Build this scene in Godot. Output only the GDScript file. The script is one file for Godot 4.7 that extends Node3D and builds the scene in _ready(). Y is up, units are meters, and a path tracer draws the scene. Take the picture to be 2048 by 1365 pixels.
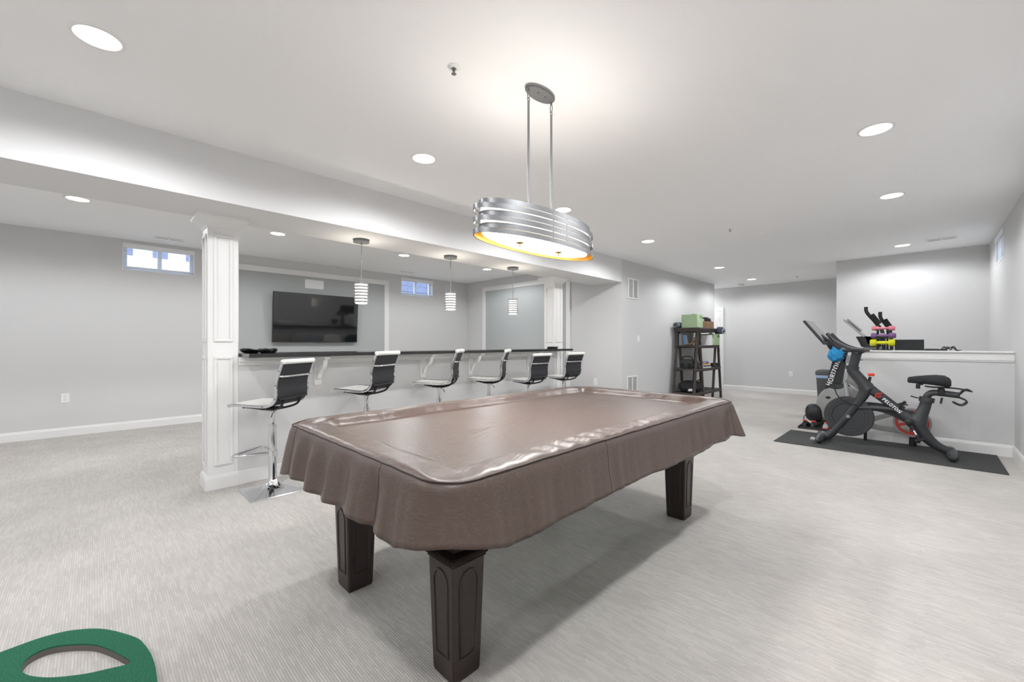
extends Node3D
# A finished basement: covered pool table, bar with six stools, exercise corner.

const CEIL := 2.66
const XTV := -7.913      # wall that carries the television
const XR := 0.673        # right wall
const XV := -3.70        # wall with the two return-air grilles, and face of the dropped beam
const ZE := -6.40        # wall at the end of the bar
const ZF := -11.7        # far wall
const ZH := -6.842       # half wall
const ZB := -9.26        # wall behind the half wall
const BEAM_Y := 2.261
const BEAM_BACK := -4.30
const ZREAR := 2.6

var M := {}
var used := {}


class MB:
	var st := SurfaceTool.new()
	var t := []
	func _init() -> void:
		st.begin(Mesh.PRIMITIVE_TRIANGLES)
	func tri(a: Vector3, b: Vector3, c: Vector3, g := -1) -> void:
		t.append([a, b, c, g])
	func quad(a: Vector3, b: Vector3, c: Vector3, d: Vector3, g := -1) -> void:
		t.append([a, b, c, g])
		t.append([a, c, d, g])
	func flush(closed := true) -> void:
		var flip := false
		if closed:
			var vol := 0.0
			var o: Vector3 = t[0][0] if t.size() else Vector3.ZERO
			for q in t:
				vol += (q[0] - o).dot((q[1] - o).cross(q[2] - o))
			flip = vol < 0.0
		for q in t:
			st.set_smooth_group(q[3])
			st.add_vertex(q[0])
			if flip:
				st.add_vertex(q[1])
				st.add_vertex(q[2])
			else:
				st.add_vertex(q[2])
				st.add_vertex(q[1])
		t.clear()
	func commit() -> ArrayMesh:
		st.generate_normals()
		return st.commit()
	func box(c: Vector3, s: Vector3, bev := 0.0, bs := Basis()) -> void:
		var h := s * 0.5
		if bev <= 0.0:
			var v := []
			for i in 8:
				v.append(c + bs * Vector3(h.x if i & 1 else -h.x, h.y if i & 2 else -h.y, h.z if i & 4 else -h.z))
			quad(v[0], v[2], v[3], v[1]); quad(v[4], v[5], v[7], v[6])
			quad(v[0], v[1], v[5], v[4]); quad(v[2], v[6], v[7], v[3])
			quad(v[0], v[4], v[6], v[2]); quad(v[1], v[3], v[7], v[5])
			flush()
			return
		bev = minf(bev, minf(h.x, minf(h.y, h.z)) * 0.98)
		var cor := func(sx: float, sy: float, sz: float, ax: int) -> Vector3:
			var p := Vector3(sx * (h.x - bev), sy * (h.y - bev), sz * (h.z - bev))
			if ax == 0: p.x = sx * h.x
			elif ax == 1: p.y = sy * h.y
			else: p.z = sz * h.z
			return c + bs * p
		for s1 in [-1.0, 1.0]:
			# faces
			_o(cor.call(s1, -1.0, -1.0, 0), cor.call(s1, 1.0, -1.0, 0), cor.call(s1, 1.0, 1.0, 0), cor.call(s1, -1.0, 1.0, 0), c)
			_o(cor.call(-1.0, s1, -1.0, 1), cor.call(1.0, s1, -1.0, 1), cor.call(1.0, s1, 1.0, 1), cor.call(-1.0, s1, 1.0, 1), c)
			_o(cor.call(-1.0, -1.0, s1, 2), cor.call(1.0, -1.0, s1, 2), cor.call(1.0, 1.0, s1, 2), cor.call(-1.0, 1.0, s1, 2), c)
			for s2 in [-1.0, 1.0]:
				_o(cor.call(s1, s2, -1.0, 0), cor.call(s1, s2, -1.0, 1), cor.call(s1, s2, 1.0, 1), cor.call(s1, s2, 1.0, 0), c)
				_o(cor.call(s1, -1.0, s2, 0), cor.call(s1, -1.0, s2, 2), cor.call(s1, 1.0, s2, 2), cor.call(s1, 1.0, s2, 0), c)
				_o(cor.call(-1.0, s1, s2, 1), cor.call(-1.0, s1, s2, 2), cor.call(1.0, s1, s2, 2), cor.call(1.0, s1, s2, 1), c)
				for s3 in [-1.0, 1.0]:
					var a: Vector3 = cor.call(s1, s2, s3, 0)
					var b: Vector3 = cor.call(s1, s2, s3, 1)
					var d: Vector3 = cor.call(s1, s2, s3, 2)
					if (b - a).cross(d - a).dot(a - c) < 0.0: tri(a, d, b)
					else: tri(a, b, d)
		flush(false)
	func _o(a: Vector3, b: Vector3, c: Vector3, d: Vector3, mid: Vector3, g := -1) -> void:
		if (b - a).cross(c - a).dot((a + c) * 0.5 - mid) < 0.0: quad(a, d, c, b, g)
		else: quad(a, b, c, d, g)
	func span(lo: Vector3, hi: Vector3, bev := 0.0) -> void:
		box((lo + hi) * 0.5, (hi - lo).abs(), bev)
	func bar(a: Vector3, b: Vector3, w: float, h: float, up := Vector3.UP, bev := 0.0) -> void:
		var f := (b - a).normalized()
		var r := f.cross(up).normalized()
		var u := r.cross(f).normalized()
		box((a + b) * 0.5, Vector3(w, h, a.distance_to(b)), bev, Basis(r, u, -f))
	func loft(rings: Array, cap := true, g := 1) -> void:
		var n: int = rings[0].size()
		for i in rings.size() - 1:
			for j in n:
				var k := (j + 1) % n
				quad(rings[i][j], rings[i][k], rings[i + 1][k], rings[i + 1][j], g)
		if cap:
			for e in [0, rings.size() - 1]:
				var m := Vector3.ZERO
				for p in rings[e]: m += p
				m /= n
				for j in n:
					var k := (j + 1) % n
					if e == 0: tri(m, rings[e][k], rings[e][j], -1)
					else: tri(m, rings[e][j], rings[e][k], -1)
		flush(cap)
	func tube(pts: Array, r: Variant, n := 10, closed := false, flat := 1.0, up := Vector3.ZERO) -> void:
		var rings := []
		var m := pts.size()
		var nrm := Vector3.ZERO
		for i in m:
			var a: Vector3 = pts[(i - 1 + m) % m] if closed or i > 0 else pts[0]
			var b: Vector3 = pts[(i + 1) % m] if closed or i < m - 1 else pts[m - 1]
			var d := (b - a).normalized()
			if up != Vector3.ZERO:
				nrm = up
			elif i == 0:
				nrm = Vector3.UP if absf(d.y) < 0.9 else Vector3.RIGHT
			nrm = (nrm - d * nrm.dot(d)).normalized()
			var bi := d.cross(nrm)
			var rr: float = r[i] if r is Array else r
			var ring := []
			for k in n:
				var an := TAU * k / n
				ring.append(pts[i] + nrm * cos(an) * rr * flat + bi * sin(an) * rr)
			rings.append(ring)
		if closed:
			for i in m:
				var ni := (i + 1) % m
				var off := 0
				if ni == 0:
					var best := 1e9
					for s in n:
						var dd: float = rings[i][0].distance_to(rings[0][s])
						if dd < best:
							best = dd
							off = s
				for j in n:
					var k := (j + 1) % n
					quad(rings[i][j], rings[i][k], rings[ni][(k + off) % n], rings[ni][(j + off) % n], 1)
			flush()
		else:
			loft(rings, true, 1)
	func lathe(prof: Array, n := 24, xf := Transform3D()) -> void:
		# closed solid of revolution about y; prof holds Vector2(radius, height)
		var g := 1
		for i in prof.size() - 1:
			var p: Vector2 = prof[i]
			var q: Vector2 = prof[i + 1]
			if i > 0:
				var d0: Vector2 = (p - prof[i - 1]).normalized()
				if d0.dot((q - p).normalized()) < 0.8: g += 1
			for j in n:
				var a := TAU * j / n
				var b := TAU * (j + 1) / n
				var a0 := xf * Vector3(p.x * cos(a), p.y, p.x * sin(a))
				var b0 := xf * Vector3(p.x * cos(b), p.y, p.x * sin(b))
				var a1 := xf * Vector3(q.x * cos(a), q.y, q.x * sin(a))
				var b1 := xf * Vector3(q.x * cos(b), q.y, q.x * sin(b))
				if p.x < 1e-6: tri(a0, a1, b1, g)
				elif q.x < 1e-6: tri(a0, a1, b0, g)
				else: quad(a0, a1, b1, b0, g)
		flush()
	func extrude(poly: Array, xf: Transform3D, depth: float, smooth := false) -> void:
		# polygon in local xy, thickness along local z, centred
		var pp := PackedVector2Array(poly)
		var idx := Geometry2D.triangulate_polygon(pp)
		var n := poly.size()
		var cw := Geometry2D.is_polygon_clockwise(pp)
		for s in [-0.5, 0.5]:
			for i in range(0, idx.size(), 3):
				var a: Vector2 = pp[idx[i]]
				var b: Vector2 = pp[idx[i + 1]]
				var c: Vector2 = pp[idx[i + 2]]
				var ccw := (b - a).cross(c - a) > 0.0
				if ccw != (s > 0.0):
					var q := b
					b = c
					c = q
				tri(xf * Vector3(a.x, a.y, s * depth), xf * Vector3(b.x, b.y, s * depth), xf * Vector3(c.x, c.y, s * depth))
		for i in n:
			var a := pp[i]
			var b := pp[(i + 1) % n]
			if cw:
				var q := a
				a = b
				b = q
			quad(xf * Vector3(a.x, a.y, -0.5 * depth), xf * Vector3(b.x, b.y, -0.5 * depth), xf * Vector3(b.x, b.y, 0.5 * depth), xf * Vector3(a.x, a.y, 0.5 * depth), 1 if smooth else -1)
		flush()
	func ellipse_band(a: float, b: float, th: float, y0: float, y1: float, n := 72, c := Vector3.ZERO) -> void:
		# upright band along an ellipse: a along z, b along x
		for j in n:
			var p := TAU * j / n
			var q := TAU * (j + 1) / n
			var o0 := c + Vector3(b * cos(p), 0, a * sin(p))
			var o1 := c + Vector3(b * cos(q), 0, a * sin(q))
			var i0 := c + Vector3((b - th) * cos(p), 0, (a - th) * sin(p))
			var i1 := c + Vector3((b - th) * cos(q), 0, (a - th) * sin(q))
			var l := Vector3.UP * y0
			var h := Vector3.UP * y1
			quad(o0 + l, o0 + h, o1 + h, o1 + l, 1)
			quad(i0 + l, i1 + l, i1 + h, i0 + h, 2)
			quad(o0 + h, i0 + h, i1 + h, o1 + h, 3)
			quad(o0 + l, o1 + l, i1 + l, i0 + l, 4)
		flush()
	func ellipsoid(c: Vector3, r: Vector3, n := 16, m := 10, bs := Basis(), pw := 1.0) -> void:
		var rings := []
		for i in range(1, m):
			var v := PI * i / m
			var ring := []
			for j in n:
				var u := TAU * j / n
				var p := Vector3(sin(v) * cos(u), -cos(v), sin(v) * sin(u))
				if pw != 1.0:
					p = Vector3(signf(p.x) * pow(absf(p.x), pw), signf(p.y) * pow(absf(p.y), pw), signf(p.z) * pow(absf(p.z), pw))
				ring.append(c + bs * (p * r))
			rings.append(ring)
		var lo := c + bs * Vector3(0, -r.y, 0)
		var hi := c + bs * Vector3(0, r.y, 0)
		for i in rings.size() - 1:
			for j in n:
				var k := (j + 1) % n
				quad(rings[i][j], rings[i][k], rings[i + 1][k], rings[i + 1][j], 1)
		for j in n:
			var k := (j + 1) % n
			tri(lo, rings[0][k], rings[0][j], 1)
			tri(hi, rings[m - 2][j], rings[m - 2][k], 1)
		flush()


# ---------------------------------------------------------------- helpers
func mat(color: Color, rough := 0.6, metal := 0.0) -> StandardMaterial3D:
	var m := StandardMaterial3D.new()
	m.albedo_color = color
	m.roughness = rough
	m.metallic = metal
	return m


func c8(r: int, g: int, b: int) -> Color:
	return Color(r / 255.0, g / 255.0, b / 255.0)


func numbered(called: String) -> String:
	if not used.has(called):
		used[called] = 0
		return called
	used[called] += 1
	return "%s_%03d" % [called, used[called]]


func put(mb: MB, called: String, m: Material, parent: Node = null) -> MeshInstance3D:
	var o := MeshInstance3D.new()
	o.mesh = mb.commit()
	o.material_override = m
	if parent == null:
		o.name = numbered(called)
		add_child(o)
	else:
		o.name = called
		parent.add_child(o, true)
	return o


func place(o: Node3D, p: Vector3, b := Basis()) -> Node3D:
	o.transform = Transform3D(b, p)
	return o


func tag(o: Node, label: String, category: String, group := "", kind := "") -> void:
	o.set_meta("label", label)
	o.set_meta("category", category)
	if group: o.set_meta("group", group)
	if kind: o.set_meta("kind", kind)


func thing(called: String, label: String, category: String, at := Vector3.ZERO, turn := 0.0, group := "", kind := "") -> Node3D:
	var o := Node3D.new()
	o.name = numbered(called)
	add_child(o)
	o.position = at
	o.rotation.y = turn
	tag(o, label, category, group, kind)
	return o


func copy(src: Node3D, label: String, at: Vector3, turn := 0.0) -> Node3D:
	var o: Node3D = src.duplicate()
	var base: String = String(src.name)
	o.name = numbered(base)
	add_child(o)
	o.position = at
	o.rotation.y = turn
	o.set_meta("label", label)
	return o


func smooth_path(pts: Array, per := 8, closed := false) -> Array:
	# Catmull-Rom through the points
	var out := []
	var n := pts.size()
	for i in (n if closed else n - 1):
		var p0: Vector3 = pts[(i - 1 + n) % n] if closed or i > 0 else pts[0]
		var p1: Vector3 = pts[i]
		var p2: Vector3 = pts[(i + 1) % n]
		var p3: Vector3 = pts[(i + 2) % n] if closed or i < n - 2 else pts[n - 1]
		for k in per:
			out.append(p1.cubic_interpolate(p2, p0, p3, float(k) / per))
	if not closed: out.append(pts[n - 1])
	return out


func smooth2(pts: Array, per := 8, closed := false) -> Array:
	var v := []
	for p in pts: v.append(Vector3(p.x, p.y, 0))
	var out := []
	for p in smooth_path(v, per, closed): out.append(Vector2(p.x, p.y))
	return out


func noise_tex(size: int, freq: float, type: int, seed_: int, lo: Color, hi: Color, octaves := 3) -> NoiseTexture2D:
	var n := FastNoiseLite.new()
	n.noise_type = type
	n.frequency = freq
	n.seed = seed_
	n.fractal_octaves = octaves
	var g := Gradient.new()
	g.set_color(0, lo)
	g.set_color(1, hi)
	var t := NoiseTexture2D.new()
	t.width = size
	t.height = size
	t.seamless = true
	t.noise = n
	t.color_ramp = g
	return t


func carpet_maps() -> Array:
	# striped cut-and-loop carpet: ribs along u, 96 ribs across one tile
	var w := 1536
	var rng := RandomNumberGenerator.new()
	rng.seed = 7
	var col := PackedByteArray()
	var hgt := PackedByteArray()
	col.resize(w * w * 3)
	hgt.resize(w * w)
	var ribs := 160
	var streak := []
	for r in ribs:
		# piecewise tone along the rib
		var a := PackedFloat32Array()
		a.resize(w)
		var x := 0
		var v := rng.randf()
		while x < w:
			var l := rng.randi_range(18, 110)
			v = rng.randf()
			for k in mini(l, w - x): a[x + k] = v
			x += l
		streak.append(a)
	var soft := PackedFloat32Array()
	soft.resize(160 * 160)
	var sn := FastNoiseLite.new()
	sn.seed = 3
	sn.frequency = 0.09
	for i in 160:
		for j in 160: soft[i * 160 + j] = clampf(0.5 + 0.9 * sn.get_noise_2d(i * 0.6, j * 1.0), 0.0, 1.0)
	var grain := PackedFloat32Array()
	grain.resize(4096)
	for i in 4096: grain[i] = rng.randf()
	for y in w:
		var rr := float(y) * ribs / w
		var r := int(rr) % ribs
		var f := rr - floorf(rr)
		var prof := sin(PI * f)
		var s: PackedFloat32Array = streak[r]
		for x in w:
			var gr := grain[(x * 1103 + y * 2741 + (x * y) % 977) & 4095]
			var lines := s[x]
			var deep := 0.25 + 0.75 * soft[((x * 3) >> 5) * 160 + r]
			var k := 0.885 + 0.085 * lines * (0.4 + 0.6 * prof) - 0.075 * (1.0 - prof) * deep + 0.06 * (gr - 0.5)
			var at := (y * w + x) * 3
			col[at] = clampi(int(k * 222.0), 0, 255)
			col[at + 1] = clampi(int(k * 217.5), 0, 255)
			col[at + 2] = clampi(int(k * 212.5), 0, 255)
			hgt[y * w + x] = clampi(int((0.55 * prof * (0.5 + 0.5 * lines) + 0.4 * gr) * 255.0), 0, 255)
	return [ImageTexture.create_from_image(Image.create_from_data(w, w, false, Image.FORMAT_RGB8, col)),
		ImageTexture.create_from_image(Image.create_from_data(w, w, false, Image.FORMAT_L8, hgt))]


func make_materials() -> void:
	M.wall = mat(c8(212, 212, 212), 0.7)
	M.wall.heightmap_enabled = true
	M.wall.heightmap_scale = 0.03
	M.wall.heightmap_texture = noise_tex(512, 0.09, FastNoiseLite.TYPE_SIMPLEX, 3, Color.BLACK, Color.WHITE)
	M.wall.uv1_triplanar = true
	M.wall.uv1_world_triplanar = true
	M.wall.uv1_scale = Vector3(3, 3, 3)
	M.accent = mat(c8(178, 182, 182), 0.7)
	M.ceiling = mat(c8(250, 250, 250), 0.8)
	M.trim = mat(c8(234, 234, 233), 0.42)
	M.plastic_white = mat(c8(240, 240, 238), 0.35)
	M.vinyl = mat(c8(236, 238, 240), 0.4)
	var cm := carpet_maps()
	M.carpet = mat(Color.WHITE, 0.95)
	M.carpet.albedo_texture = cm[0]
	M.carpet.heightmap_enabled = true
	M.carpet.heightmap_texture = cm[1]
	M.carpet.heightmap_scale = 0.3
	M.carpet.uv1_triplanar = true
	M.carpet.uv1_world_triplanar = true
	M.carpet.uv1_scale = Vector3(0.69, 0.69, 0.69)
	M.carpet.uv2_triplanar = true
	M.carpet.uv2_world_triplanar = true
	M.carpet.uv2_scale = Vector3(0.23, 0.23, 0.23)
	M.carpet.rim_enabled = true
	M.carpet.rim = 0.25
	M.carpet.detail_enabled = true
	M.carpet.detail_uv_layer = BaseMaterial3D.DETAIL_UV_2
	M.carpet.detail_blend_mode = BaseMaterial3D.BLEND_MODE_MUL
	M.carpet.detail_albedo = noise_tex(512, 0.012, FastNoiseLite.TYPE_SIMPLEX, 11, Color(0.94, 0.94, 0.945), Color(1, 1, 0.995), 4)
	M.chrome = mat(c8(225, 226, 228), 0.08, 1.0)
	M.nickel = mat(c8(140, 141, 143), 0.42, 0.9)
	M.nickel_matte = mat(c8(150, 151, 152), 0.48, 0.85)
	M.black_metal = mat(c8(34, 35, 37), 0.42, 0.2)
	M.black_plastic = mat(c8(38, 39, 42), 0.5)
	M.black_rubber = mat(c8(30, 31, 33), 0.8)
	M.white_leather = mat(c8(238, 238, 234), 0.45)
	M.black_mesh = mat(c8(42, 44, 48), 0.75)
	M.black_mesh.heightmap_enabled = true
	M.black_mesh.heightmap_scale = 0.05
	M.black_mesh.heightmap_texture = noise_tex(256, 0.2, FastNoiseLite.TYPE_CELLULAR, 4, Color.BLACK, Color.WHITE, 1)
	M.black_mesh.uv1_triplanar = true
	M.black_mesh.uv1_scale = Vector3(12, 12, 12)
	M.granite = mat(c8(44, 44, 45), 0.12)
	M.granite.albedo_texture = noise_tex(512, 0.25, FastNoiseLite.TYPE_CELLULAR, 5, Color(0.75, 0.75, 0.75), Color(1.3, 1.3, 1.32), 2)
	M.granite.uv1_triplanar = true
	M.granite.uv1_scale = Vector3(6, 6, 6)
	M.espresso = mat(c8(52, 41, 38), 0.34)
	M.espresso.albedo_texture = noise_tex(512, 0.02, FastNoiseLite.TYPE_SIMPLEX, 8, Color(0.82, 0.8, 0.8), Color(1, 1, 1), 4)
	M.espresso.uv1_triplanar = true
	M.espresso.uv1_scale = Vector3(9, 1.2, 9)
	M.leather = mat(c8(255, 255, 255), 0.36)
	M.leather.metallic_specular = 0.62
	var ln := FastNoiseLite.new()
	ln.noise_type = FastNoiseLite.TYPE_SIMPLEX
	ln.seed = 21
	ln.frequency = 0.011
	ln.fractal_type = FastNoiseLite.FRACTAL_RIDGED
	ln.fractal_octaves = 2
	ln.fractal_gain = 0.35
	ln.domain_warp_enabled = true
	ln.domain_warp_amplitude = 26.0
	ln.domain_warp_frequency = 0.018
	var lg := Gradient.new()
	lg.offsets = PackedFloat32Array([0.0, 0.6, 0.86, 0.97])
	lg.colors = PackedColorArray([c8(74, 57, 48), c8(79, 61, 52), c8(89, 70, 60), c8(112, 92, 80)])
	var lt := NoiseTexture2D.new()
	lt.width = 1024
	lt.height = 1024
	lt.seamless = true
	lt.noise = ln
	lt.color_ramp = lg
	M.leather.albedo_texture = lt
	M.leather.heightmap_enabled = true
	var hgr := Gradient.new()
	hgr.offsets = PackedFloat32Array([0.0, 0.7, 0.97])
	hgr.colors = PackedColorArray([Color(0.9, 0.9, 0.9), Color(0.75, 0.75, 0.75), Color(0.2, 0.2, 0.2)])
	var lh := NoiseTexture2D.new()
	lh.width = 1024
	lh.height = 1024
	lh.seamless = true
	lh.noise = ln
	lh.color_ramp = hgr
	M.leather.heightmap_texture = lh
	M.leather.heightmap_scale = 0.07
	M.leather.uv1_triplanar = true
	M.leather.uv1_scale = Vector3(1.3, 6.0, 2.2)
	M.seam = mat(c8(58, 42, 38), 0.5)
	M.green_felt = mat(c8(28, 122, 86), 0.95)
	M.green_felt.albedo_texture = noise_tex(512, 0.07, FastNoiseLite.TYPE_SIMPLEX, 17, Color(0.55, 0.55, 0.55), Color(1, 1, 1), 4)
	M.green_felt.uv1_triplanar = true
	M.green_felt.uv1_scale = Vector3(4, 4, 4)
	M.green_felt.rim_enabled = true
	M.green_felt.rim = 0.3
	M.foam_grey = mat(c8(110, 104, 98), 0.9)
	M.mat_black = mat(c8(70, 71, 72), 0.85)
	M.mat_black.albedo_texture = noise_tex(256, 0.15, FastNoiseLite.TYPE_SIMPLEX, 31, Color(0.88, 0.88, 0.88), Color(1, 1, 1), 3)
	M.mat_black.uv1_triplanar = true
	M.mat_black.uv1_scale = Vector3(4, 4, 4)
	M.screen = mat(c8(20, 21, 23), 0.05)
	M.screen.metallic_specular = 0.7
	M.glass = mat(Color(0.9, 0.95, 1.0, 0.08), 0.02)
	M.glass.transparency = BaseMaterial3D.TRANSPARENCY_ALPHA
	M.blind = mat(c8(240, 241, 243), 0.5)
	M.shelf_wood = mat(c8(74, 67, 63), 0.6)
	M.shelf_wood.albedo_texture = M.espresso.albedo_texture
	M.shelf_wood.uv1_triplanar = true
	M.shelf_wood.uv1_scale = Vector3(6, 2, 6)
	M.bike = mat(c8(52, 54, 57), 0.38)
	M.grey_shroud = mat(c8(150, 151, 149), 0.42)
	M.grey_light = mat(c8(172, 175, 178), 0.4)
	M.red = mat(c8(196, 62, 52), 0.4)
	M.red_bright = mat(c8(228, 58, 44), 0.4)
	M.white_print = mat(c8(238, 238, 238), 0.5)
	M.lens = mat(Color.WHITE, 0.5)
	M.lens.emission_enabled = true
	M.lens.emission = Color(1.0, 0.985, 0.96)
	M.lens.emission_energy_multiplier = 3.0
	M.glow = mat(Color.WHITE, 0.5)
	M.glow.emission_enabled = true
	M.glow.emission = Color(1.0, 0.95, 0.86)
	M.glow.emission_energy_multiplier = 0.75
	M.glow_soft = mat(Color.WHITE, 0.5)
	M.glow_soft.emission_enabled = true
	M.glow_soft.emission = Color(1.0, 0.965, 0.91)
	M.glow_soft.emission_energy_multiplier = 0.62


# ---------------------------------------------------------------- the shell
func shell_box(called: String, label: String, category: String, m: Material, boxes: Array) -> MeshInstance3D:
	var b := MB.new()
	for q in boxes: b.span(q[0], q[1])
	var o := put(b, called, m)
	tag(o, label, category, "", "structure")
	return o


func baseboard(called: String, label: String, a: Vector3, b: Vector3, n: Vector3, h := 0.115) -> void:
	# a, b on the floor along the wall face; n points into the room
	var d := (b - a).normalized()
	var l := a.distance_to(b)
	var prof := [Vector2(0, 0), Vector2(0.016, 0), Vector2(0.016, h - 0.028), Vector2(0.012, h - 0.018), Vector2(0.009, h - 0.006), Vector2(0.004, h), Vector2(0, h)]
	var mb := MB.new()
	mb.extrude(prof, Transform3D(Basis(n, Vector3.UP, n.cross(Vector3.UP)), (a + b) * 0.5), l)
	var o := put(mb, called, M.trim)
	tag(o, label, "baseboard", "", "structure")


func build_shell() -> void:
	shell_box("floor", "pale grey ribbed carpet covering the whole floor", "carpet", M.carpet, [[Vector3(-8.06, -0.12, 2.75), Vector3(0.82, 0, -11.85)]])
	shell_box("ceiling", "flat white drywall ceiling over the whole basement", "ceiling", M.ceiling, [[Vector3(-8.06, CEIL, 2.75), Vector3(0.82, CEIL + 0.14, -11.85)]])
	var o := -8.06
	shell_box("wall_left", "long pale grey wall that carries the television", "wall", M.wall, [
		[Vector3(o, 0, 2.75), Vector3(XTV, 2.235, -6.45)], [Vector3(o, 2.615, 2.75), Vector3(XTV, CEIL, -6.45)],
		[Vector3(o, 2.235, 2.75), Vector3(XTV, 2.615, -0.27)], [Vector3(o, 2.235, -1.08), Vector3(XTV, 2.615, -4.6)], [Vector3(o, 2.235, -5.41), Vector3(XTV, 2.615, -6.45)]])
	shell_box("wall_end", "pale grey wall at the end of the bar turning into the grille wall", "wall", M.wall, [[Vector3(o, 0, ZE), Vector3(XV, CEIL, -10.84)]])
	shell_box("wall_far", "far pale grey wall at the end of the room", "wall", M.wall, [[Vector3(-5.5, 0, ZF), Vector3(-1.0, CEIL, ZF - 0.15)]])
	shell_box("wall_corridor", "short end wall of the side corridor", "wall", M.wall, [[Vector3(-5.55, 0, -10.8), Vector3(-5.4, CEIL, ZF - 0.1)]])
	shell_box("wall_back", "bright pale grey wall behind the half wall", "wall", M.wall, [[Vector3(-1.107, 0, ZB), Vector3(0.82, CEIL, ZF - 0.15)]])
	shell_box("wall_right", "pale grey wall along the right edge with a high window", "wall", M.wall, [
		[Vector3(XR, 0, 2.75), Vector3(0.82, 2.235, ZB)], [Vector3(XR, 2.6, 2.75), Vector3(0.82, CEIL, ZB)],
		[Vector3(XR, 2.235, 2.75), Vector3(0.82, 2.6, -7.67)], [Vector3(XR, 2.235, -8.45), Vector3(0.82, 2.6, ZB)]])
	shell_box("wall_rear", "pale grey wall behind the viewer", "wall", M.wall, [[Vector3(o, 0, ZREAR), Vector3(0.82, CEIL, 2.75)]])
	shell_box("ceiling_beam", "long dropped drywall beam running above the bar", "beam", M.beam_paint, [[Vector3(BEAM_BACK, BEAM_Y, ZREAR), Vector3(XV, CEIL, ZE)]])
	# half wall with its white cap
	var h := thing("wall_half", "waist-high half wall with white cap behind the exercise bike", "half wall", Vector3.ZERO, 0, "", "structure")
	var b := MB.new()
	b.span(Vector3(-0.55, 0, ZH), Vector3(XR, 1.03, ZH - 0.14))
	put(b, "wall_body", M.wall, h)
	b = MB.new()
	b.span(Vector3(-0.575, 1.02, ZH + 0.02), Vector3(XR, 1.103, ZH - 0.16), 0.003)
	b.span(Vector3(-0.568, 1.004, ZH + 0.012), Vector3(XR, 1.022, ZH - 0.152), 0.003)
	put(b, "fascia", M.trim, h)
	b = MB.new()
	b.span(Vector3(-0.6, 1.101, ZH + 0.042), Vector3(XR, 1.121, ZH - 0.185), 0.005)
	put(b, "cap_board", M.trim, h)
	baseboard("baseboard_left", "white baseboard along the television wall", Vector3(XTV, 0, ZREAR), Vector3(XTV, 0, ZE), Vector3.RIGHT)
	baseboard("baseboard_end", "white baseboard along the wall at the end of the bar", Vector3(XTV, 0, ZE), Vector3(XV, 0, ZE), Vector3.BACK)
	baseboard("baseboard_grille", "white baseboard below the grille wall", Vector3(XV, 0, ZE), Vector3(XV, 0, -10.84), Vector3.RIGHT)
	baseboard("baseboard_far", "white baseboard along the far wall", Vector3(-3.76, 0, ZF), Vector3(-1.107, 0, ZF), Vector3.BACK)
	baseboard("baseboard_half", "white baseboard below the half wall", Vector3(-0.55, 0, ZH), Vector3(XR, 0, ZH), Vector3.BACK, 0.125)
	baseboard("baseboard_right", "white baseboard along the right wall", Vector3(XR, 0, ZREAR), Vector3(XR, 0, ZH), Vector3.LEFT, 0.125)
	# framed accent panels
	var t := thing("trim_1", "white framed grey accent panel behind the television", "wall panel", Vector3(XTV, 0, 0), 0, "", "structure")
	b = MB.new()
	b.span(Vector3(0, 0.115, -1.35), Vector3(0.004, 2.42, -4.22))
	put(b, "accent_panel", M.accent, t)
	for q in [[2.41, 2.505, -1.28, -4.312], [0.115, 2.41, -1.28, -1.375], [0.115, 2.41, -4.212, -4.312]]:
		b = MB.new()
		b.span(Vector3(0, q[0], q[2]), Vector3(0.022, q[1], q[3]), 0.003)
		put(b, "frame_board", M.trim, t)
	t = thing("trim_2", "white framed grey accent panel on the wall at the end of the bar", "wall panel", Vector3(0, 0, ZE), 0, "", "structure")
	b = MB.new()
	b.span(Vector3(-7.25, 0.115, 0), Vector3(-4.85, 2.42, 0.004))
	put(b, "accent_panel", M.accent, t)
	for q in [[2.405, 2.5, -7.32, -4.79], [0.115, 2.405, -7.32, -7.22], [0.115, 2.405, -4.885, -4.79]]:
		b = MB.new()
		b.span(Vector3(q[2], q[0], 0), Vector3(q[3], q[1], 0.022), 0.003)
		put(b, "frame_board", M.trim, t)
	# door in the corridor
	var d := thing("door_1", "white panelled door in the side corridor behind the shelf", "door", Vector3(-4.26, 0, ZF), 0, "", "structure")
	for q in [[-0.5, -0.41, 0.0, 2.059], [0.41, 0.5, 0.0, 2.059], [-0.505, 0.505, 2.06, 2.15]]:
		b = MB.new()
		b.span(Vector3(q[0], q[2], 0), Vector3(q[1], q[3], 0.022), 0.004)
		put(b, "door_casing", M.trim, d)
	b = MB.new()
	b.span(Vector3(-0.41, 0.01, 0.0), Vector3(0.41, 2.06, 0.012))
	put(b, "door_leaf", M.trim, d)
	for q in [[-0.33, -0.05, 0.2, 0.95], [0.05, 0.33, 0.2, 0.95], [-0.33, -0.05, 1.1, 1.9], [0.05, 0.33, 1.1, 1.9]]:
		b = MB.new()
		for e in [[q[0], q[1], q[2], q[2] + 0.02], [q[0], q[1], q[3] - 0.02, q[3]], [q[0], q[0] + 0.02, q[2] + 0.0201, q[3] - 0.0201], [q[1] - 0.02, q[1], q[2] + 0.0201, q[3] - 0.0201]]:
			b.span(Vector3(e[0], e[2], 0.011), Vector3(e[1], e[3], 0.018))
		put(b, "panel_moulding", M.trim, d)
	for y in [0.25, 1.03, 1.82]:
		b = MB.new()
		b.tube([Vector3(0.412, y - 0.045, 0.016), Vector3(0.412, y + 0.045, 0.016)], 0.007, 8)
		put(b, "hinge", M.nickel, d)
	windows()


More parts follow.
